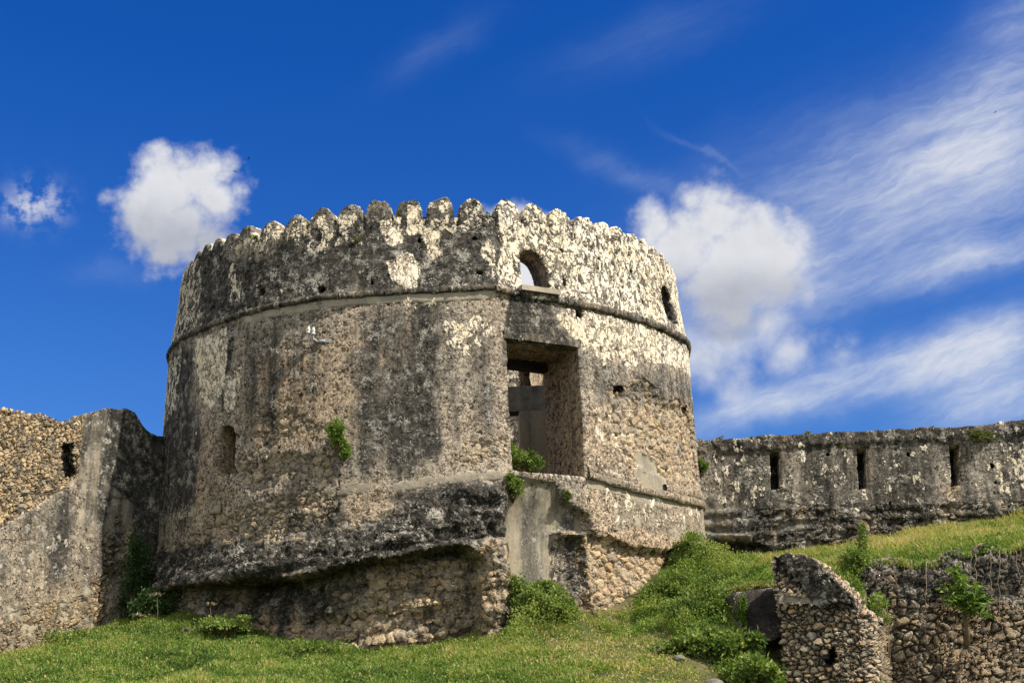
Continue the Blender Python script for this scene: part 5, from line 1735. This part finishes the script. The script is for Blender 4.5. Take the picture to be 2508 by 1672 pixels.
# loose stones lying in the grass
for k, (px, py, Y, r, lab) in enumerate([(1619, 1606, 19.2, .13, 'grey loose stone lying in the dry grass, the farthest of three'), (1663, 1626, 18.8, .11, 'pale pointed loose stone in the dry grass beside the weeds'), (1748, 1668, 17.9, .15, 'flat loose stone at the lower edge of the grass near the nettles')]):
    c = at(px, py, Y); c[2] = float(ground_z(c[0], c[1])) + r * .35
    bm = bmesh.new(); bmesh.ops.create_icosphere(bm, subdivisions=3, radius=r)
    V = np.array([v.co[:] for v in bm.verts]); Ft = np.array([[v.index for v in f.verts] for f in bm.faces]); bm.free()
    V = V * (0.95, .7, .5) * (1 + 1.2 * fbm(V / r * 1.1 + k * 9.1, 1.0, 4, 7))[:, None] + c
    o = build('loose_stone', V, [Ft], M_STONE, None, None, True, origin=c)
    tag(o, lab, 'stone', 'loose stones in the grass')

# house with an orange roof far behind, glimpsed through the back slit of the tower
hp = at(1296, 962, 62.0)
hs = thing('far_house', 'white house with an orange tiled roof glimpsed through the doorway', 'house', (hp[0], 62, -1.7))
b = Bits(); b.box((hp[0] + 1.2, 64, (hp[2] - 1.7) / 2 - .2), (3.2, 4, hp[2] + 1.7 - .4), 0, 2); b.make('wall', M_WHITE, hs)
b = Bits(); z0, z1 = hp[2] - 0.4, hp[2] + 1.0; x0, x1 = hp[0] - .6, hp[0] + 3.0
V = [(x0, 61.7, z0), (x1, 61.7, z0), ((x0 + x1) / 2, 61.7, z1), (x0, 66.2, z0), (x1, 66.2, z0), ((x0 + x1) / 2, 66.2, z1)]
b.add(V, [(0, 2, 5, 3), (2, 1, 4, 5), (0, 3, 4, 1)], [(0, 1, 2), (3, 5, 4)]); b.make('roof', M_ROOF, hs)

# birds
for px, py, Y, a, lab in [(609, 388, 70, 0.4, 'small dark bird gliding right of the left cloud, the higher one'), (577, 421, 70, -0.6, 'small dark bird gliding at the right rim of the left cloud'), (2438, 275, 90, 0.2, 'tiny dark bird high at the right under the thin cloud')]:
    c = at(px, py, Y)
    br = thing('bird', lab, 'bird', c, 'birds in the sky')
    ca, sa = math.cos(a), math.sin(a)
    Rz = np.array([[ca, -sa, 0], [sa, ca, 0], [0, 0, 1]])
    b = Bits()
    b.lathe((0, 0, 0), [(0.0, -.16), (.02, -.14), (.035, -.05), (.04, .03), (.03, .10), (.02, .14), (0.0, .18)], 8, (1, 0, 0))
    for s in (-1, 1):
        V = np.array([(.06, 0, .01), (-.06, 0, .01), (.04, .18 * s, .06), (-.05, .18 * s, .06), (-.03, .40 * s, .02), (-.06, .38 * s, .02)])
        V = np.r_[V, V - np.array([0, 0, .012])]
        f = [(0, 1, 3, 2), (2, 3, 5, 4), (6, 8, 9, 7), (8, 10, 11, 9), (0, 2, 8, 6), (2, 4, 10, 8), (1, 7, 9, 3), (3, 9, 11, 5), (4, 5, 11, 10)]
        b.add(V, f)
    b.v = [v @ Rz.T * 0.55 + c for v in b.v]
    b.make('body', M_BIRD, br)

for o in bpy.data.objects:
    if '_org' in o:
        del o['_org']
